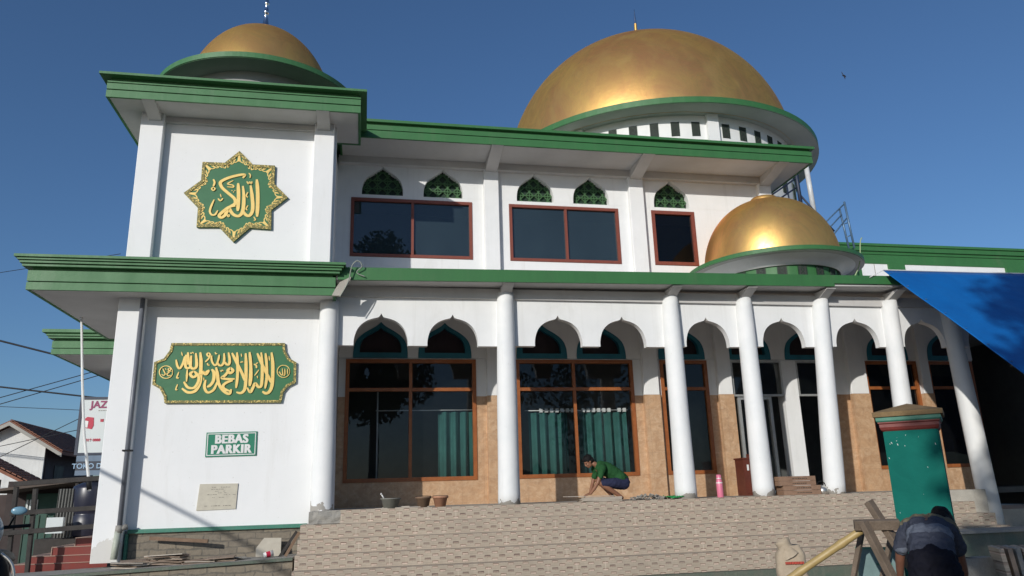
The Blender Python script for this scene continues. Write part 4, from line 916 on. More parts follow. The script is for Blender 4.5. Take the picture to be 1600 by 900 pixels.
bm.faces.new(rings[0][::-1]); bm.faces.new(rings[-1]); obj('sack_body', bm, MSACK, sk, True)
bm = ebm(); lathe(bm, [(.15, -.10), (.125, -.04), (.10, .02), (.092, .06), (.10, .10), (.105, .135), (.095, .14), (.08, .10), (.07, .03), (0, .02)], (0, 0, 0), 24, M=Matrix.Translation((-.05, 0, .79)) @ Matrix.Rotation(R(-24), 4, 'Y')); ngon_disp(bm, .02, 11); obj('torn_mouth', bm, MSACK, sk, True)
bm = ebm(); x = -.12
while x < .14: l = rn.uniform(.015, .04); box(bm, x, x+l, -.137, -.12, .60, .632); x += l+.008
box(bm, -.20, -.16, -.135, -.12, .12, .44); obj('red_print', bm, MREDP, sk)

tr_ = thing('sawhorse', 'weathered timber sawhorse trestle in front of the green pillar', 'trestle')
def bar(name, a, b_, wx, wy, m, parent, roll=0):
    a, b_ = Vector(a), Vector(b_); d = b_-a; M = Matrix.Translation((a+b_)/2) @ d.to_track_quat('Z', 'Y').to_matrix().to_4x4() @ Matrix.Rotation(roll, 4, 'Z')
    bm = ebm(); L = d.length; bmesh.ops.create_cube(bm, size=1)
    for v in bm.verts: v.co = Vector((v.co.x*wx, v.co.y*wy, v.co.z*L))
    bmesh.ops.bevel(bm, geom=bm.edges[:], offset=.005, segments=1, affect='EDGES')
    for v in bm.verts: v.co = M @ v.co
    return obj(name, bm, m, parent)
ZG = -1.42; CE = Vector((2.4805, -15.0, .2556))
def far(p, k=1.2): return CE + (Vector(p)-CE)*k
def to_ground(a, b_):
    a, b_ = far(a), far(b_); t_ = (ZG - a.z)/(b_.z - a.z); return a, a.lerp(b_, t_)
bar('leg', *to_ground((6.30, -9.60, .115), (6.92, -9.98, -1.42)), .088, .055, MWOOD, tr_, .6)
bar('leg', *to_ground((6.19, -9.66, -.03), (6.60, -9.95, -1.42)), .088, .055, MWOOD, tr_, .6)
bar('leg', *to_ground((6.36, -9.40, -.08), (5.95, -9.25, -1.42)), .06, .042, MWOOD, tr_, .6)
bar('leg', *to_ground((6.62, -9.40, -.12), (6.20, -9.2, -1.42)), .06, .042, MWOOD, tr_, .6)
bar('crossbar', far((6.15, -9.60, -.055)), far((6.44, -9.73, -.055)), .06, .088, MWOOD, tr_, .3)
bar('brace', far((6.20, -9.56, -.12)), far((6.40, -9.50, -.06)), .042, .036, MWOOD, tr_)
bm = ebm(); rn = random.Random(2); A = far((6.23, -9.58, -.09)); B = far((4.55, -8.62, -1.30)); B = A.lerp(B, (ZG+.04-A.z)/(B.z-A.z)); pts = []; rad = []
for k in range(41):
    t_ = k/40; pts.append(A.lerp(B, t_)); rad.append(.035 + (.006 if k % 8 == 4 else 0))
tube(bm, pts, rad, 14); tag(obj('bamboo_pole', bm, MBAM, smooth=True), 'yellow bamboo pole leaning on the sawhorse down to the left', 'pole')
pb = thing('painted_board', 'pale teal board with a shallow recess leaning behind the sawhorse', 'board', tuple(far((6.575, -9.17, -1.14))), R(-38))
pb.location.z = ZG
bm = ebm(); box(bm, -.15, .24, -.02, .02, 0, 1.06); obj('board_sheet', bm, MPANEL, pb)
bm = ebm(); box(bm, .02, .16, -.032, -.0205, .90, .915); box(bm, -.15, .24, -.03, -.0205, 1.045, 1.065); obj('board_batten', bm, MGT, pb)

# tarpaulin hung from the veranda eave out over the forecourt
tpt = thing('tarpaulin', 'large blue tarpaulin hung from the veranda eave at the right', 'tarpaulin')
bm = ebm(); nu, nv = 130, 40; G = []
TL = Vector((13.88, -.62, 4.86)); TRt = Vector((24.0, -.75, 4.86))
for j in range(nv+1):
    v_ = j/nv; row = []
    E0 = TL.lerp(Vector((14.20, -4.35, 1.25)), v_); E1 = TRt.lerp(Vector((24.2, -4.5, 1.2)), v_)
    for i in range(nu+1):
        u_ = i/nu; p = E0.lerp(E1, u_)
        sag = -.16*math.sin(math.pi*v_)*min(1, .1+u_*3) + .05*math.sin(u_*26+v_*4)*v_*(.5+u_) + .03*math.sin(u_*61-v_*9)*(1-v_)*min(1, v_*5) + .07*noise.noise(Vector((p.x*1.3, p.y*.5, p.z*.5)))*min(1, v_*6) + .02*noise.noise(p*4)*min(1, v_*6)
        p = p + Vector((0, sag*.8, sag)); row.append(bm.verts.new(p))
    G.append(row)
for j in range(nv):
    for i in range(nu): bm.faces.new((G[j][i], G[j][i+1], G[j+1][i+1], G[j+1][i]))
o = obj('tarp_sheet', bm, MTARP, tpt, smooth=True); m_ = o.modifiers.new('thick', 'SOLIDIFY'); m_.thickness = .006
bm = ebm(); tube(bm, [(13.88, -.62, 4.86), (13.55, -.57, 4.70)], .012, 6); tube(bm, [(13.88, -.63, 4.865), (17.6, -.66, 4.87), (24, -.76, 4.865)], .012, 6); obj('tie_rope', bm, MLETW, tpt)
bm = ebm()
for k in range(9):
    q = Vector((13.88, -.62, 4.86)).lerp(Vector((14.20, -4.35, 1.25)), (k+.3)/9) + Vector((.06, 0, .0)); lathe(bm, [(.018, 0), (.03, .004), (.018, .008)], (q.x, q.y-.01, q.z), 10)
obj('eyelet', bm, MSTEEL, tpt)

gw = thing('green_wall', 'low mottled green painted wall below the right end of the stairs', 'wall', (0, 0, 0))
bm = ebm(); box(bm, 11.6, 22, -3.2, -2.6, -1.5, -.64); obj('wall_body', bm, MGTD, gw)
bm = ebm(); box(bm, 11.55, 22, -3.24, -2.55, -.64, -.60); obj('coping', bm, MCONC, gw)
t = thing('tile_stack', 'upright stack of dark brown relief tiles in the shade at the lower right', 'tile pile', (10.95, -5.9, ZG), R(-25))
for k in range(7):
    bm = ebm(); obox(bm, (-.16+.085*k, .02*math.sin(k*3), .40), (.055, .42, .80), (R(2), R(-7+k*.8), R(3*math.sin(k)))); obj('tile', bm, (MSTAIR, MTILEE, MCONC)[k % 3], t)
t = thing('block_pile', 'low pile of grey cement blocks in the shade beside the bending worker', 'block pile', (10.2, -5.6, ZG))
for k in range(6):
    bm = ebm(); obox(bm, (-.1+.28*(k % 3), .03*(k % 2), .17+.33*(k//3)), (.40, .2, .31), (0, 0, R((-6, 4, 9, -3, 7, 0)[k]))); obj('block', bm, MCONC, t)

# ------------------------------------------------------------------ behind on the right: annex roof, steel railings
an = thing('annex', 'green and white annex parapet behind the tarpaulin', 'building', (0, 6, 0))
AX = 17.6
bm = ebm(); box(bm, AX, 32, .02, 4, 4.5, 7.2); obj('white_wall', bm, MW, an)
bm = ebm(); prism(bm, [(0, 7.20), (0, 7.52), (-.03, 7.52), (-.03, 7.60), (-.09, 7.62), (-.09, 7.76), (-.14, 7.78), (-.14, 7.86), (4, 7.86), (4, 7.2)], AX-.1, 32, 'x'); obj('parapet', bm, MGW, an)
for x0, x1 in ((AX-.05, 18.30), (19.33, 19.93), (23.85, 24.6), (28.5, 29.2)):
    bm = ebm(); box(bm, x0, x1, -.06, .02, 4.5, 7.198); obj('green_pilaster', bm, MGW, an)
bm = ebm(); box(bm, 18.83, 18.85, .012, .03, 6, 7.19); obj('panel_joint', bm, MCONC, an)
rl = thing('stair_railing', 'pale blue steel stair railing against the sky beside the small dome', 'railing', (0, 0, 0))
def rail(root, m, lines, r_, name='rail'):
    for p in lines: bm = ebm(); tube(bm, p, r_, 6); obj(name, bm, m, root, True)
rail(rl, MBLUEM, [[(15.5, 4, 7.35), (15.88, 4, 7.80), (16.60, 4, 8.42)], [(15.5, 4, 7.15), (15.9, 4, 7.55), (16.45, 4, 8.06)], [(15.6, 4, 7.05), (16.02, 4, 7.35), (16.60, 4, 7.95)]], .022)
rail(rl, MBLUEM, [[(16.60, 4, 8.48), (16.70, 4, 7.0)], [(16.42, 4.02, 8.24), (16.53, 4.02, 7.0)]], .03, 'post')
rail(rl, MBLUEM, [[(16.43, 4.01, 7.75), (16.66, 4.01, 7.82)], [(16.50, 4.01, 7.35), (16.68, 4.01, 7.42)]], .016, 'rung')
rd = thing('stair_railing', 'dark blue steel stair railing in front of the big dome drum', 'railing', (0, 0, 0))
rail(rd, MNAVY, [[(13.3, 3.7, 7.7), (13.95, 3.7, 8.40), (14.85, 3.7, 9.0)], [(13.6, 3.7, 7.8), (14.2, 3.7, 8.3), (14.85, 3.7, 8.72)], [(14.95, 3.7, 8.5), (15.35, 3.7, 8.0), (15.9, 3.7, 7.4)]], .028)
rail(rd, MNAVY, [[(14.90, 3.7, 10.0), (14.95, 3.7, 7.6)]], .055, 'post'); rail(rd, MNAVY, [[(14.55, 3.7, 8.80), (14.60, 3.7, 7.8)], [(14.05, 3.7, 8.45), (14.06, 3.7, 8.0)]], .022, 'post')
bm = ebm(); tube(bm, [(15.62, 4.2, 9.9), (15.68, 4.2, 7.9)], .075, 12); tag(obj('roof_pipe', bm, MPVCW, smooth=True), 'thick white pipe rising beside the big dome drum', 'pipe')
bm = ebm(); tube(bm, catmull([(13.4, -.2, 4.75), (13.55, -.3, 5.1), (13.62, -.35, 5.6), (13.68, -.35, 5.72)], 6), .014, 6); tag(obj('loose_wire', bm, pm('pale green wire', (.35, .45, .25), .6), smooth=True), 'pale green wire hanging beside the small dome', 'wire')
bm = ebm(); tube(bm, catmull([(1.95, -.60, 4.0), (2.10, -.62, 4.30), (2.17, -.66, 4.62), (2.28, -.66, 4.72), (2.36, -.64, 4.62), (2.26, -.60, 4.50), (2.42, -.60, 4.42)], 6), .011, 6); tag(obj('loose_wire', bm, pm('grey wire', (.30, .33, .28), .6), smooth=True), 'curl of grey wire at the broken corner of the tower eave', 'wire')

# ------------------------------------------------------------------ left background
rs = thing('red_steps', 'short flight of red tiled steps at the left of the tower', 'steps', (0, 0, 0))
for k, (x0, z) in enumerate(((-3.75, -.755), (-3.53, -.625), (-3.14, -.475), (-2.76, -.325))):
    bm = ebm(); box(bm, x0, -2.17, 1.0+.012*k, 2.2, z-.15 if k else -1.45, z); obj('step', bm, MRED, rs)
    bm = ebm(); box(bm, x0-.012, -2.17, .985+.012*k, 2.2, z, z+.012); box(bm, x0-.014, x0, .985+.012*k, 2.2, z-.14, z-.001); obj('pale_nosing', bm, pm('pale grout', (.42, .28, .22), .7) if 'pale grout' not in bpy.data.materials else bpy.data.materials['pale grout'], rs)
fr = thing('timber_fence', 'dark timber railing of posts and bars in front of the water tank', 'fence', (0, 0, 0))
for x, zt, zb in ((-3.70, .62, -1.3), (-3.38, .58, -1.2)): bar('post', (x, .55, zt), (x+.05, .55, zb), .075, .07, MWOODD, fr)
for (xa, za, xb, zb) in ((-3.72, .67, -2.1, .75), (-3.72, .16, -2.1, .22), (-4.3, -.20, -2.1, -.10)): bar('bar', (xa, .48, za), (xb, .48, zb), .06, .085, MWOODD, fr)
tk = thing('water_tank', 'dark navy ribbed plastic water tank behind the timber railing', 'tank', (-3.05, 2.6, -.35))
bm = ebm(); lathe(bm, [(0, 0), (.36, 0), (.38, .03), (.38, .40), (.355, .43), (.355, .46), (.38, .49), (.38, .95), (.36, 1.0), (.20, 1.07), (0, 1.08)], n=36); obj('tank_body', bm, MTANK, tk, True)
bm = ebm(); lathe(bm, [(0, 1.09), (.16, 1.085), (.17, 1.12), (0, 1.14)], n=24); obj('tank_lid', bm, MTANK, tk, True)
bm = ebm(); box(bm, -3.9, -2.3, 2.2, 3.1, -1.5, -.36); tag(obj('tank_stand', bm, MWOODD), 'dark base under the navy water tank', 'stand')  # concrete base given a dark colour
cs = thing('corrugated_sheet', 'dull corrugated sheet leaning between railing post and tank', 'sheet', (-3.62, 2.3, -.35))
bm = ebm(); A, B = [], []
for i in range(41): x = i*.0095; A.append(bm.verts.new((x, .02*math.sin(i*1.05), 0))); B.append(bm.verts.new((x, .02*math.sin(i*1.05)+.05, .95)))
for i in range(40): bm.faces.new((A[i], A[i+1], B[i+1], B[i]))
o = obj('sheet', bm, pm('dull grey sheet', (.13, .13, .12), .6), cs); o.modifiers.new('thick', 'SOLIDIFY').thickness = .006
bm = ebm(); box(bm, -3.62, -3.32, 1.9, 2.0, -.25, .05); tag(obj('white_box', bm, MBILL), 'small white box behind the railing left of the water tank', 'box')
fp = thing('flag_pole', 'slim white pole leaning slightly in front of the billboard', 'pole', (0, 0, 0))
bm = ebm(); tube(bm, [(-2.62, 1.0, .52), (-2.66, 1.0, .78), (-2.83, 1.0, 1.6), (-2.97, 1.0, 2.6), (-3.13, 1.0, 3.9)], [.03, .028, .026, .024, .022], 10); obj('shaft', bm, MLETW, fp, True)
bm = ebm(); tube(bm, [(-2.62, 1.0, .55), (-2.655, 1.0, .74)], .045, 10); obj('socket', bm, MBLACK, fp, True)
bb = thing('billboard', 'white billboard with purple lettering partly hidden by the tower corner', 'billboard', (-5.26, 8, 0))
bm = ebm(); box(bm, 0, 1.7, -.03, .05, 1.66, 3.12); obj('face', bm, MBILL, bb)
bm = ebm(); ring_prism(bm, [(-.07, 1.60), (1.77, 1.60), (1.77, 3.19), (-.07, 3.19)], [(0, 1.66), (1.7, 1.66), (1.7, 3.12), (0, 3.12)], -.05, .07); box(bm, .2, .3, .0, .06, -1.4, 1.6); box(bm, 1.4, 1.5, 0, .06, -1.4, 1.6); obj('frame', bm, MNAVY, bb)
text_mesh('lettering', 'JAZY', .27, MBPUR, bb, (.50, -.036, 2.97), bold=.008, sx=1.0)
bm = ebm()
for x in range(6): box(bm, .42+.06*x, .46+.06*x, -.036, -.03, 2.80, 2.82)
obj('small_print', bm, MINK, bb)
text_mesh('lettering', '0819 0888', .10, MBRED, bb, (.34, -.036, 2.0), bold=.003)
bm = ebm(); prism(bm, [(.10, 2.34), (.30, 2.30), (.34, 2.40), (.32, 2.62), (.16, 2.64), (.09, 2.58)], -.042, -.03, 'y'); obj('red_emblem', bm, MBRED, bb)
bm = ebm(); prism(bm, [(.09, 2.36), (.19, 2.34), (.20, 2.52), (.10, 2.54)], -.05, -.0425, 'y'); box(bm, .62, .9, -.04, -.03, 2.24, 2.28); obj('pale_emblem', bm, MLETW, bb)
bm = ebm(); prism(bm, [(.50, 2.50), (.58, 2.50), (.58, 2.58), (.56, 2.58), (.56, 2.53), (.545, 2.58), (.53, 2.53), (.52, 2.58), (.50, 2.58)], -.042, -.03, 'y'); obj('red_mark', bm, MBRED, bb)
bn = thing('shop_banner', 'dark banner with pale blue lettering below the white billboard', 'banner', (-5.20, 7.8, 0))
bm = ebm(); box(bm, 0, 1.7, 0, .02, 1.05, 1.58); obj('banner_cloth', bm, MBANN, bn)
bm = ebm(); box(bm, 0, 1.7, -.01, -.001, 1.42, 1.575); box(bm, 0, 1.7, -.01, -.001, 1.05, 1.18); obj('pale_band', bm, MBLUB, bn)
text_mesh('lettering', 'TOKO DOO', .19, MBLUL, bn, (.44, -.006, 1.29), bold=.003)

hs = thing('house', 'white stained house with a brown tiled gable roof at the far left', 'house', (0, 0, 0))
ang = math.atan2(5.6, -.66) - math.pi/2
Mh = Matrix.Translation((-9.653, 14.6, 0)) @ Matrix.Rotation(.05, 4, 'Z')
def hbm(f):
    bm = ebm(); f(bm)
    for v in bm.verts: v.co = Mh @ v.co
    return bm
obj('wall', hbm(lambda bm: prism(bm, [(-2.3, -1.5), (1.10, -1.5), (1.10, 2.30), (0, 3.05), (-2.3, 1.75)], 0, 6, 'y')), MHOUSE, hs)
def roofside(bm, xa, za, xb, zb):
    prism(bm, [(xa, za), (xb, zb), (xb, zb+.10), (xa, za+.10)], -.35, 6.4, 'y')
rf = obj('roof', hbm(lambda bm: (roofside(bm, 0, 3.10, 1.75, 2.0), roofside(bm, -2.8, 1.6, -.002, 3.10))), MTERR, hs)
def tiles(bm):
    for k in range(14):
        t0 = k/14
        for i in range(26): obox(bm, (1.75*(t0+.03), -.2+i*.25, 3.10-1.1*t0+.10), (.14, .20, .03), (0, R(26), 0))
obj('roof_tiles', hbm(tiles), MTERR, rf)
obj('bargeboard', hbm(lambda bm: (prism(bm, [(0, 3.02), (1.75, 1.92), (1.75, 2.05), (0, 3.15)], -.40, -.36, 'y'), prism(bm, [(-2.8, 1.52), (0, 3.02), (0, 3.15), (-2.8, 1.65)], -.40, -.36, 'y'))), pm('grey bargeboard', (.40, .38, .34), .8), hs)
obj('side_wall', hbm(lambda bm: box(bm, 1.101, 1.15, .1, 6, -1.5, 2.25)), pm('dark side wall', (.05, .035, .04), .8), hs)
obj('window', hbm(lambda bm: box(bm, 1.151, 1.17, 1.0, 2.0, .9, 1.7)), MBLACK, hs)
sh = thing('shed', 'low dark shed with a sloping tiled roof in front of the white house', 'shed', (0, 0, 0))
bm = ebm(); prism(bm, [(-8.9, 1.94), (-6.45, .66), (-6.45, .74), (-8.9, 2.04)], 9.0, 10.2, 'y'); rf = obj('roof', bm, MTERR, sh)
bm = ebm()
for k in range(16):
    for i in range(5): obox(bm, (-8.8+k*.15, 9.05+i*.27, 1.96-k*.0784+.075), (.13, .22, .03), (0, R(27.5), 0))
obj('roof_tiles', bm, MTERR, rf)
bm = ebm(); box(bm, -8.6, -6.5, 9.3, 10.1, -1.5, .62); obj('wall', bm, pm('shaded maroon wall', (.06, .04, .035), .8), sh)
gt = thing('slatted_gate', 'dark green gate with pale upper slats left of the timber railing', 'gate', (-5.75, 6.35, -1.42)); gt.scale = (.66, 1, 1)
bm = ebm(); box(bm, 0, 1.5, 0, .05, 0, 2.0); obj('gate_panel', bm, pm('dark green gate paint', (.015, .07, .05), .6), gt)
for k in range(4): bm = ebm(); box(bm, .04+.11*k, .10+.11*k, -.03, -.001, 1.50, 1.86); obj('pale_slat', bm, MBILL, gt)
for k in range(6): bm = ebm(); box(bm, .02+.25*k, .05+.25*k, -.02, -.001, .05, 1.48); obj('upright', bm, MVENT, gt)
dk = thing('filler_shelter', 'dark filler shelter with a rusty sheet roof behind the water tank', 'shelter', (0, 0, 0))
bm = ebm(); box(bm, -6.3, -2.3, 6.6, 6.7, -1.45, .9); obj('back_panel', bm, pm('dark shelter boards', (.045, .032, .03), .8), dk)  # dark filler panel stands in for the shaded background buildings
bm = ebm(); prism(bm, [(-6.2, .60), (-2.3, 1.0), (-2.3, 1.06), (-6.2, .66)], 5.0, 6.8, 'y'); obj('sheet_roof', bm, pm('rusty sheet', (.10, .075, .06), .8), dk)
for x in (-5.9, -4.2, -2.7): bm = ebm(); tube(bm, [(x, 5.1, -1.42), (x, 5.1, .9)], .05, 8); obj('post', bm, MWOODD, dk)

# motorbike at the left edge, on the raised pavement
bm = ebm(); box(bm, -14, -.2, -9.5, -1.02, -1.6, -1.06); tag(obj('pavement', bm, MCONC), kind='structure')
mb = thing('motorbike', 'dark motorbike with a pale blue fairing and mirror at the left edge', 'motorbike', (-.80, -7.30, -1.06), R(192))
def sph(name, c, r, m, parent=None):
    bm = ebm(); bmesh.ops.create_uvsphere(bm, u_segments=24, v_segments=16, radius=1)
    for v in bm.verts: v.co = Vector((v.co.x*r[0]+c[0], v.co.y*r[1]+c[1], v.co.z*r[2]+c[2]))
    return obj(name, bm, m, parent or mb, True)
sph('front_fairing', (0, .22, 1.12), (.19, .24, .20), MCLUE); sph('headlight', (0, .43, 1.08), (.09, .05, .07), MSTEEL)
sph('leg_shield', (0, .12, .72), (.27, .16, .30), MBLACK); sph('seat', (0, -.62, .84), (.15, .52, .10), MBLACK); sph('body_cowl', (0, -.5, .60), (.19, .55, .20), MTANK)
for y in (.58, -.75):
    M = Matrix.Translation((0, y, .30)) @ Matrix.Rotation(R(90), 4, 'Y'); bm = ebm()
    lathe(bm, [(.21, -.05), (.29, -.045), (.30, 0), (.29, .045), (.21, .05), (.21, -.05)], n=32, M=M); wl = obj('wheel', bm, MTYRE, mb, True)
    bm = ebm(); lathe(bm, [(.20, -.02), (.21, -.03), (.21, .03), (.20, .02), (.20, -.02)], n=32, M=M)
    for k in range(6): tube(bm, [M @ Vector((0, 0, 0)), M @ Vector((.2*math.cos(k*math.pi/3), .2*math.sin(k*math.pi/3), 0))], .012, 6)
    obj('rim', bm, MSTEEL, wl)
bm = ebm(); tube(bm, [(0, .58+.36*math.cos(a_), .30+.36*math.sin(a_)) for a_ in [R(20+10*k) for k in range(14)]], .05, 8); obj('mudguard', bm, MCLUE, mb, True)
bm = ebm(); tube(bm, [(-.36, .02, 1.16), (-.12, .08, 1.15), (.12, .08, 1.15), (.36, .02, 1.16)], .016, 8); obj('handlebar', bm, MBLACK, mb, True)
for s_ in (-1, 1):
    bm = ebm(); tube(bm, [(s_*.20, .07, 1.15), (s_*.23, .08, 1.22), (s_*.25, .10, 1.27)], .008, 6); mr = obj('mirror_stalk', bm, MBLACK, mb, True)
    sph('mirror', (s_*.27, .10, 1.29), (.062, .022, .036), MCLUE, mr)
    bm = ebm(); tube(bm, catmull([(s_*.20, .25, .95), (s_*.30, .27, .85), (s_*.33, .27, .68), (s_*.28, .25, .50)], 5), .013, 8); obj('crash_bar', bm, MSTEEL, mb, True)
    bm = ebm(); tube(bm, [(s_*.07, .58, .30), (s_*.08, .40, .75), (s_*.08, .25, 1.1)], .025, 8); obj('fork', bm, MSTEEL, mb, True)

# overhead cables
def cable(a, b_, r_, label, sag=.12):
    a, b_ = Vector(a), Vector(b_)
    if b_.y > 5: a, b_ = a + (a-b_)*4.0, b_ + (b_-a)*.6
    pts = [a.lerp(b_, k/24) + Vector((0, 0, -4*sag*(k/24)*(1-k/24))) for k in range(25)]
    bm = ebm(); tube(bm, pts, r_, 6); tag(obj('overhead_cable', bm, MCABLE, smooth=True), label, 'cable', 'overhead cables')
cable((-8.2, 9, 5.06), (-4.6, 9.2, 4.10), .030, 'thick black cable crossing the sky just below the lower green eaves', .05)
cable((-8.2, 9, 3.72), (-4.6, 9.1, 3.25), .026, 'thick black cable running level above the billboard', .06)
cable((-8.2, 9, 3.22), (-4.6, 9.4, 4.45), .013, 'thin cable rising steeply to the tower, upper of a crossing pair', .03)
cable((-8.2, 9, 3.02), (-4.6, 9.4, 4.30), .013, 'thin cable rising to the tower, lower of a crossing pair', .03)
cable((-8.2, 9, 3.12), (-4.6, 9.2, 2.92), .009, 'thinnest level cable low in the sky at the left', .04)
cable((-6.9, 9, 2.05), (-4.6, 9.2, 3.35), .011, 'thin cable climbing from the house roof past the billboard', .03)
cable((-12.0, 14, 8.2), (-7.7, 11, 7.95), .010, 'thin cable meeting the top left corner of the lower eave', .05)
cable((-9.8, 14.0, 2.3), (-6.9, 12, 2.6), .012, 'thin cable across the white house wall', .02)
cable((-6.1, -40, 3.35), (-6.1, .5, 2.95), .034, 'street cable passing in front of the tower, casting a slanting shadow', .0)

# bird
bd = thing('bird', 'small dark bird gliding in the sky right of the big dome', 'bird', (29.74, 20, 23.43), R(20)); bd.scale = (.62, .62, .62)
bm = ebm(); lathe(bm, [(0, -.22), (.05, -.15), (.075, 0), (.05, .13), (.045, .18), (0, .24)], n=12, M=Matrix.Rotation(R(75), 4, 'Y')); obj('body', bm, MFEATH, bd, True)
for s in (-1, 1):
    bm = ebm(); A = [(-.02, 0, 0), (.14, 0, .02)]; 
    pts = [(-.06, 0, 0), (.10, 0, 0), (.10, s*.1, s*.18), (-.02, s*.12, s*.48), (-.06, s*.1, s*.30)]
    v0 = [bm.verts.new(p) for p in pts]; v1 = [bm.verts.new((p[0], p[1]+.015, p[2])) for p in pts]
    bm.faces.new(v0); bm.faces.new(v1[::-1])
    for i in range(5): bm.faces.new((v0[i], v0[(i+1) % 5], v1[(i+1) % 5], v1[i]))
    obj('wing', bm, MFEATH, bd)
bm = ebm(); prism(bm, [(.16, -.03), (.36, -.07), (.36, .07), (.16, .03)], -.008, .008, 'y'); obj('tail', bm, MFEATH, bd)

# shade trees across the street (they shade the right of the forecourt)
def tree(cx, cy, h, rx, ry, rz, label, seed, n=2600):
    t = thing('street_tree', label, 'tree', (cx, cy, -1.42), 0, 'trees across the road'); rn = random.Random(seed); cz = h - rz
    bm = ebm(); tube(bm, [(0, 0, 0), (.1, .05, cz*.4), (-.05, .1, cz*.8), (.1, 0, cz+rz*.2)], [.32, .26, .2, .1], 10)
    for k in range(9):
        a = rn.uniform(0, 6.28); tube(bm, [(0, 0, cz*.75), (math.cos(a)*rx*.4, math.sin(a)*ry*.4, cz*.85+rz*.1), (math.cos(a)*rx*.75, math.sin(a)*ry*.75, cz+rz*rn.uniform(-.3, .5))], [.12, .08, .03], 6)
    obj('trunk', bm, MBARK, t, True)
    cl = [(Vector((rn.uniform(-1, 1), rn.uniform(-1, 1), rn.uniform(-1, 1)))) for _ in range(60)]
    cl = [c_ for c_ in cl if c_.length < 1][:26]
    bm = ebm()
    for k in range(n):
        c_ = rn.choice(cl); d = Vector((rn.gauss(0, 1), rn.gauss(0, 1), rn.gauss(0, 1))).normalized()*rn.uniform(.1, .34)
        p = Vector(((c_.x+d.x)*rx, (c_.y+d.y)*ry, cz+(c_.z+d.z)*rz)); s = rn.uniform(.11, .22)
        u = Vector((rn.gauss(0, 1), rn.gauss(0, 1), rn.gauss(0, 1))).normalized(); v = u.orthogonal().normalized()
        f = bm.faces.new([bm.verts.new(p + q) for q in (u*s, v*s*.5, -u*s, -v*s*.5)]); f.material_index = int(rn.random() > .5)
    obj('crown', bm, [MLEAF1, MLEAF2], t, recalc=False)
tree(2.9, -22, 15.4, 3.7, 3.2, 4.4, 'tall leafy street tree across the road shading the right side', 3, 15000)
tree(.9, -22, 11.6, 2.7, 2.5, 2.8, 'short round unseen tree added for shade across the road, left of the tall one', 11, 7000)  # unseen tree added to shade the green wall and stair end
tree(-2.0, -22, 6.5, 1.4, 1.8, 1.8, 'smallest bushy unseen tree added for shade across the road', 21, 5000)  # unseen low tree added to put the bending worker in shade
tree(17, -27, 12, 5, 4, 5, 'round street tree across the road to the right', 5)
tree(-17, -34, 7.0, 5, 4, 3.2, 'low spreading street tree across the road to the left', 9, 2200)
# ------------------------------------------------------------------ people
def capsules(bm, chains, seg=14):
    for ch in chains:
        for (a, ra), (b_, rb) in zip(ch, ch[1:]):
            a, b_ = Vector(a), Vector(b_); d = b_-a; L = d.length
            if L < 1e-5: continue
            q = d.to_track_quat('Z', 'Y').to_matrix().to_4x4(); M = Matrix.Translation(a) @ q
            prof = [(ra*math.cos(t), ra*math.sin(t)) for t in [-math.pi/2 + k*math.pi/8*1.0 for k in range(5)]]
            prof[0] = (0, -ra)
            prof += [(rb*math.cos(t), L+rb*math.sin(t)) for t in [k*math.pi/8 for k in range(5)]]
            prof[-1] = (0, L+rb)
            lathe(bm, prof, n=seg, M=M)
def ell(bm, c, r, rot=(0, 0, 0), seg=18):
    b2 = ebm(); bmesh.ops.create_uvsphere(b2, u_segments=seg, v_segments=12, radius=1)
    M = Matrix.Translation(Vector(c)) @ (Matrix.Rotation(rot[2], 4, 'Z') @ Matrix.Rotation(rot[1], 4, 'Y') @ Matrix.Rotation(rot[0], 4, 'X')) @ Matrix.Diagonal((*r, 1))
    for v in b2.verts: v.co = M @ v.co
    t = bpy.data.meshes.new('t'); b2.to_mesh(t); b2.free(); bm.from_mesh(t); bpy.data.meshes.remove(t)
def flesh(name, bm, m, parent, vox=.01, smooth=4, clumpy=0):
    o = obj(name, bm, m, parent, True)
    r_ = o.modifiers.new('join', 'REMESH'); r_.mode = 'VOXEL'; r_.voxel_size = vox; r_.use_smooth_shade = True
    s = o.modifiers.new('smooth', 'SMOOTH'); s.factor = .5; s.iterations = smooth
    if clumpy:
        tx = bpy.data.textures.new(name+'_tex', 'CLOUDS'); tx.noise_scale = .05
        d = o.modifiers.new('folds', 'DISPLACE'); d.texture = tx; d.strength = clumpy; d.mid_level = .5
    return o
def hand(chs, wrist, d, side, curl, s=1.0):
    """palm and five bent fingers: d = pointing direction, side = towards the thumb, curl = palm-facing normal"""
    w_ = Vector(wrist); d = Vector(d).normalized(); side = Vector(side).normalized(); curl = Vector(curl).normalized()
    for k, (o_, L) in enumerate(((.030, .068), (.010, .078), (-.010, .072), (-.029, .055))):
        b_ = w_ + d*.085*s + side*o_*s
        chs.append([(w_ + side*o_*.5*s, .017*s), (b_, .0125*s)])
        k1 = b_ + (d*.9+curl*.25).normalized()*L*.5*s; k2 = k1 + (d*.6+curl*.8).normalized()*L*.32*s; k3 = k2 + (d*.2+curl).normalized()*L*.22*s
        chs.append([(b_, .0105*s), (k1, .0095*s), (k2, .0085*s), (k3, .0075*s)])
    t0 = w_ + d*.025*s + side*.022*s; t1 = t0 + (side*.9+d*.5).normalized()*.04*s; t2 = t1 + (d*.9+side*.35+curl*.3).normalized()*.034*s; t3 = t2 + (d+curl*.5).normalized()*.024*s
    chs.append([(t0, .015*s), (t1, .0125*s), (t2, .0105*s), (t3, .0085*s)])
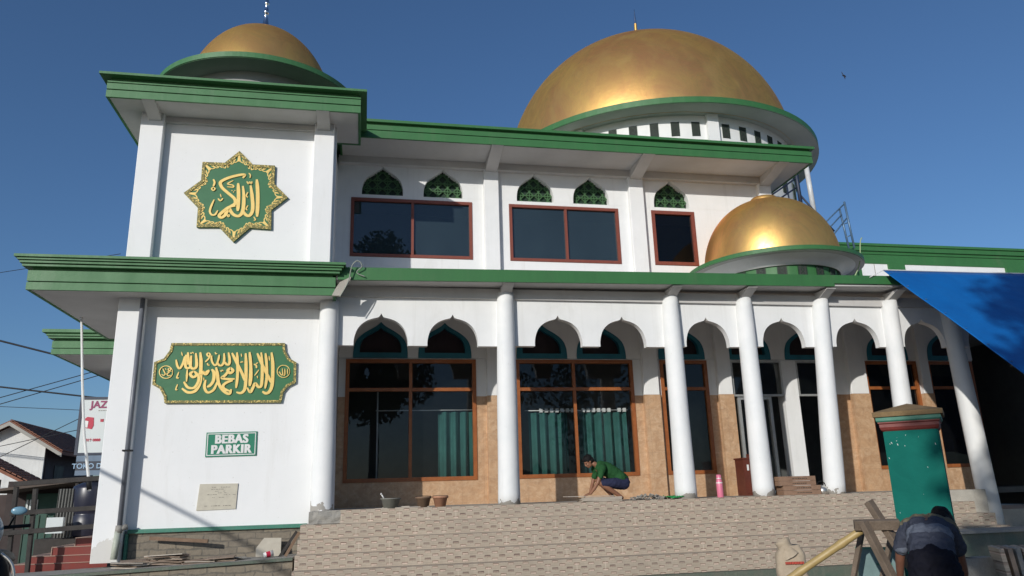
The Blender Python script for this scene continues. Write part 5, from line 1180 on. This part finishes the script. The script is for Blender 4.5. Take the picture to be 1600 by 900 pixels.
def head(bm, c, fwd, upv, s=1.0):
    """skull, jaw, nose, ears, lips as overlapping volumes"""
    f = Vector(fwd).normalized(); u = (Vector(upv) - f*Vector(upv).dot(f)).normalized(); r_ = f.cross(u)
    Mx = Matrix((r_, f, u)).transposed().to_4x4(); Mx.translation = Vector(c)
    b2 = ebm()
    ell(b2, (0, -.008*s, .03*s), (.074*s, .093*s, .088*s)); ell(b2, (0, .022*s, -.045*s), (.055*s, .066*s, .065*s)); ell(b2, (0, .055*s, -.085*s), (.028*s, .028*s, .022*s))
    ell(b2, (0, .095*s, -.018*s), (.012*s, .018*s, .024*s)); ell(b2, (0, .084*s, .012*s), (.009*s, .012*s, .025*s))
    ell(b2, (0, .085*s, -.055*s), (.024*s, .010*s, .007*s)); ell(b2, (0, .082*s, -.066*s), (.021*s, .010*s, .007*s))
    for q in (-1, 1):
        ell(b2, (q*.076*s, -.005*s, -.010*s), (.009*s, .019*s, .031*s)); ell(b2, (q*.030*s, .078*s, .020*s), (.022*s, .012*s, .008*s)); ell(b2, (q*.038*s, .060*s, -.030*s), (.024*s, .02*s, .02*s))
    for v in b2.verts: v.co = Mx @ v.co
    t = bpy.data.meshes.new('t'); b2.to_mesh(t); b2.free(); bm.from_mesh(t); bpy.data.meshes.remove(t)
    return Mx
def eyes(Mx, parent, s=1.0):
    bm = ebm()
    for q in (-1, 1): ell(bm, (q*.030*s, .076*s, .004*s), (.012*s, .010*s, .007*s))
    for v in bm.verts: v.co = Mx @ v.co
    obj('eyes', bm, MHAIR, parent, True)
def hair(Mx, parent, s=1.0, back=1.0):
    bm = ebm(); rn = random.Random(3)
    ell(bm, (0, -.018*s, .055*s), (.084*s, .100*s, .082*s)); ell(bm, (0, -.055*s, .0*s), (.074*s, .062*s, .075*s*back)); ell(bm, (0, .065*s, .088*s), (.055*s, .036*s, .026*s))
    for q in (-1, 1): ell(bm, (q*.072*s, .0, .03*s), (.014*s, .035*s, .035*s))
    for v in bm.verts: v.co = Mx @ v.co
    return flesh('hair', bm, MHAIR, parent, .008, 3, .018)

# crouching worker, facing left, palms on the tile stack
p1 = thing('person', 'crouching worker in a green shirt and navy shorts pressing on the tile stack', 'person', (0, -.02, .045))
bm = ebm(); chs = []
hipz = .33; 
for s, (kx, kz, fx) in ((-1, (7.10, .345, 7.50)), (1, (7.16, .40, 7.44))):
    y = s*.10; ky = s*.17
    chs.append([((7.60, y, hipz), .088), ((7.36, ky, .345), .078), ((kx, ky, kz), .058)])
    chs.append([((kx, ky, kz), .055), ((kx+.14, ky, .255), .053), ((fx, ky*.9, .085), .036)])
    chs.append([((fx+.03, ky*.9, .06), .036), ((fx-.06, ky*.95, .042), .032), ((fx-.17, ky, .028), .026), ((fx-.21, ky, .022), .018)])
chs.append([((7.60, 0, .36), .125), ((7.48, 0, .48), .118), ((7.30, 0, .60), .125), ((7.16, 0, .655), .11)])
chs.append([((7.14, 0, .675), .055), ((7.03, 0, .735), .050)])
for s in (-1, 1):
    sh_ = (7.14, s*.165, .635); elb = (7.03 + (.02 if s > 0 else 0), s*.205, .36); wr = (6.90 + (.05 if s > 0 else 0), s*.12, .155)
    chs.append([(sh_, .055), ((7.09, s*.20, .50), .045), (elb, .037), (((elb[0]+wr[0])/2, s*.165, .25), .036), (wr, .025)])
    hand(chs, wr, (-1, -s*.1, -.25), (-.1, -s, 0), (0, 0, -1))
capsules(bm, chs)
Mh1 = head(bm, (6.925, 0, .775), (-.80, -.02, -.60), (-.6, 0, .8), 1.03)
flesh('body', bm, MSKIN, p1, .0085, 4); eyes(Mh1, p1, 1.03); hair(Mh1, p1, 1.03)
bm = ebm(); capsules(bm, [[((7.60, 0, .40), .148), ((7.48, 0, .50), .142), ((7.30, 0, .615), .148), ((7.17, 0, .665), .125)],
    [((7.10, -.165, .63), .080), ((7.145, -.165, .637), .088), ((7.115, -.19, .545), .066), ((7.09, -.20, .475), .062)], [((7.10, .165, .63), .080), ((7.145, .165, .637), .088), ((7.115, .19, .545), .066), ((7.09, .20, .475), .062)], [((7.17, -.10, .655), .09), ((7.17, .10, .655), .09)], [((7.55, -.06, .44), .13), ((7.55, .06, .44), .13)]])
flesh('shirt', bm, MSHIRTG, p1, .011, 5, .018)
bm = ebm(); L = []
for s, (kx, kz) in ((-1, (7.10, .345)), (1, (7.16, .40))): L.append([((7.61, s*.08, .325), .118), ((7.36, s*.16, .35), .098), ((kx+.05, s*.17, kz), .076)])
L.append([((7.62, -.06, .35), .125), ((7.62, .06, .35), .125)]); capsules(bm, L); flesh('shorts', bm, MJEAN, p1, .011, 5, .018)

# bending worker seen from behind, at the foot of the pillar
p2 = thing('person', 'bending worker seen from behind in a banded grey shirt and black trousers', 'person', (6.86, -9.50, -1.42), math.atan2(-.64, .77)+.02); p2.scale = (.94, .97, 1.0)
bm = ebm(); chs = []
for s in (-1, 1):
    chs.append([((s*.085, 0, 1.00), .085), ((s*.11, .0, .76), .078), ((s*.135, .03, .52), .056)])
    chs.append([((s*.135, .03, .52), .054), ((s*.145, -.01, .33), .053), ((s*.15, -.03, .09), .036)])
    chs.append([((s*.15, -.05, .05), .036), ((s*.155, .05, .045), .034), ((s*.17, .17, .03), .024)])
chs.append([((0, .03, 1.06), .11), ((0, .16, 1.17), .105), ((0, .33, 1.26), .112), ((.0, .48, 1.30), .10)])
chs.append([((.02, .52, 1.32), .055), ((.06, .63, 1.31), .050)])
chs.append([((-.16, .47, 1.295), .060), ((-.235, .46, 1.17), .048), ((-.265, .50, 1.04), .040), ((-.28, .55, .95), .035), ((-.29, .60, .87), .026)])
hand(chs, (-.29, .60, .87), (-.12, .7, -.6), (.8, .2, .2), (.2, .3, -1), 1.05)
chs.append([((.16, .47, 1.295), .060), ((.20, .56, 1.17), .048), ((.22, .64, 1.04), .040), ((.23, .74, .92), .035), ((.22, .84, .84), .026)])
hand(chs, (.22, .84, .84), (-.3, .7, -.5), (-.6, -.4, .3), (0, .3, -1), 1.05)
capsules(bm, chs)
Mh2 = head(bm, (.12, .70, 1.31), (.15, .75, -.65), (.1, .62, .76), 1.05)
flesh('body', bm, MSKIND, p2, .009, 4); eyes(Mh2, p2, 1.05); hair(Mh2, p2, 1.08)
bm = ebm(); capsules(bm, [[((-.05, .07, 1.10), .128), ((-.05, .17, 1.175), .130), ((-.055, .33, 1.255), .130), ((-.055, .47, 1.30), .112)], [((.05, .07, 1.10), .128), ((.05, .17, 1.175), .130), ((.055, .33, 1.255), .130), ((.055, .47, 1.30), .112)],
    [((-.14, .465, 1.297), .088), ((-.195, .455, 1.225), .076), ((-.235, .46, 1.14), .070)], [((.14, .465, 1.297), .088), ((.185, .53, 1.215), .076), ((.205, .575, 1.13), .070)]])
flesh('shirt', bm, MSTRIPE, p2, .010, 4, .035)
bm = ebm(); L = []
for s in (-1, 1):
    L.append([((s*.085, .0, 1.01), .118), ((s*.112, .0, .76), .100), ((s*.135, .03, .52), .082), ((s*.145, -.01, .30), .076), ((s*.15, -.03, .12), .074)])
L.append([((-.06, .035, 1.06), .128), ((.06, .035, 1.06), .128)]); L.append([((0, .03, .99), .125), ((0, .035, 1.07), .135)]); capsules(bm, L); flesh('trousers', bm, MTROU, p2, .010, 4, .03)
# trowel in his hand and the bucket in front of him
tw = thing('trowel', 'mason trowel held low in the left hand of the bending worker', 'trowel', (7.01, -8.80, -.60), math.atan2(-.64, .77))
bm = ebm(); tube(bm, [(0, -.06, 0), (0, .07, -.03)], .014, 8); obj('handle', bm, MWOODD, tw, True)
bm = ebm(); prism(bm, [(-.05, .10), (.05, .10), (.0, .28)], -.052, -.046, 'z'); tube(bm, [(0, .07, -.03), (0, .11, -.048)], .006, 6); obj('blade', bm, MSTEEL, tw)
bk = thing('plastic_bucket', 'green plastic bucket glimpsed between the legs of the bending worker', 'bucket', (7.50, -8.78, -1.06))
bm = ebm(); lathe(bm, [(0, 0), (.14, 0), (.19, .36), (.205, .36), (.205, .385), (.18, .385), (.13, .02), (0, .02)], n=28); obj('bucket_body', bm, MGRNC, bk, True)
bm = ebm(); tube(bm, [(.2*math.cos(a), .04, .37+.17*math.sin(a)) for a in [math.pi*k/10 for k in range(11)]], .006, 6); obj('handle', bm, MBLACK, bk)

bm = ebm(); obox(bm, (7.50, -8.78, -1.241), (.45, .35, .36)); tag(obj('cement_block', bm, MCONC), 'cement block under the green plastic bucket', 'block')
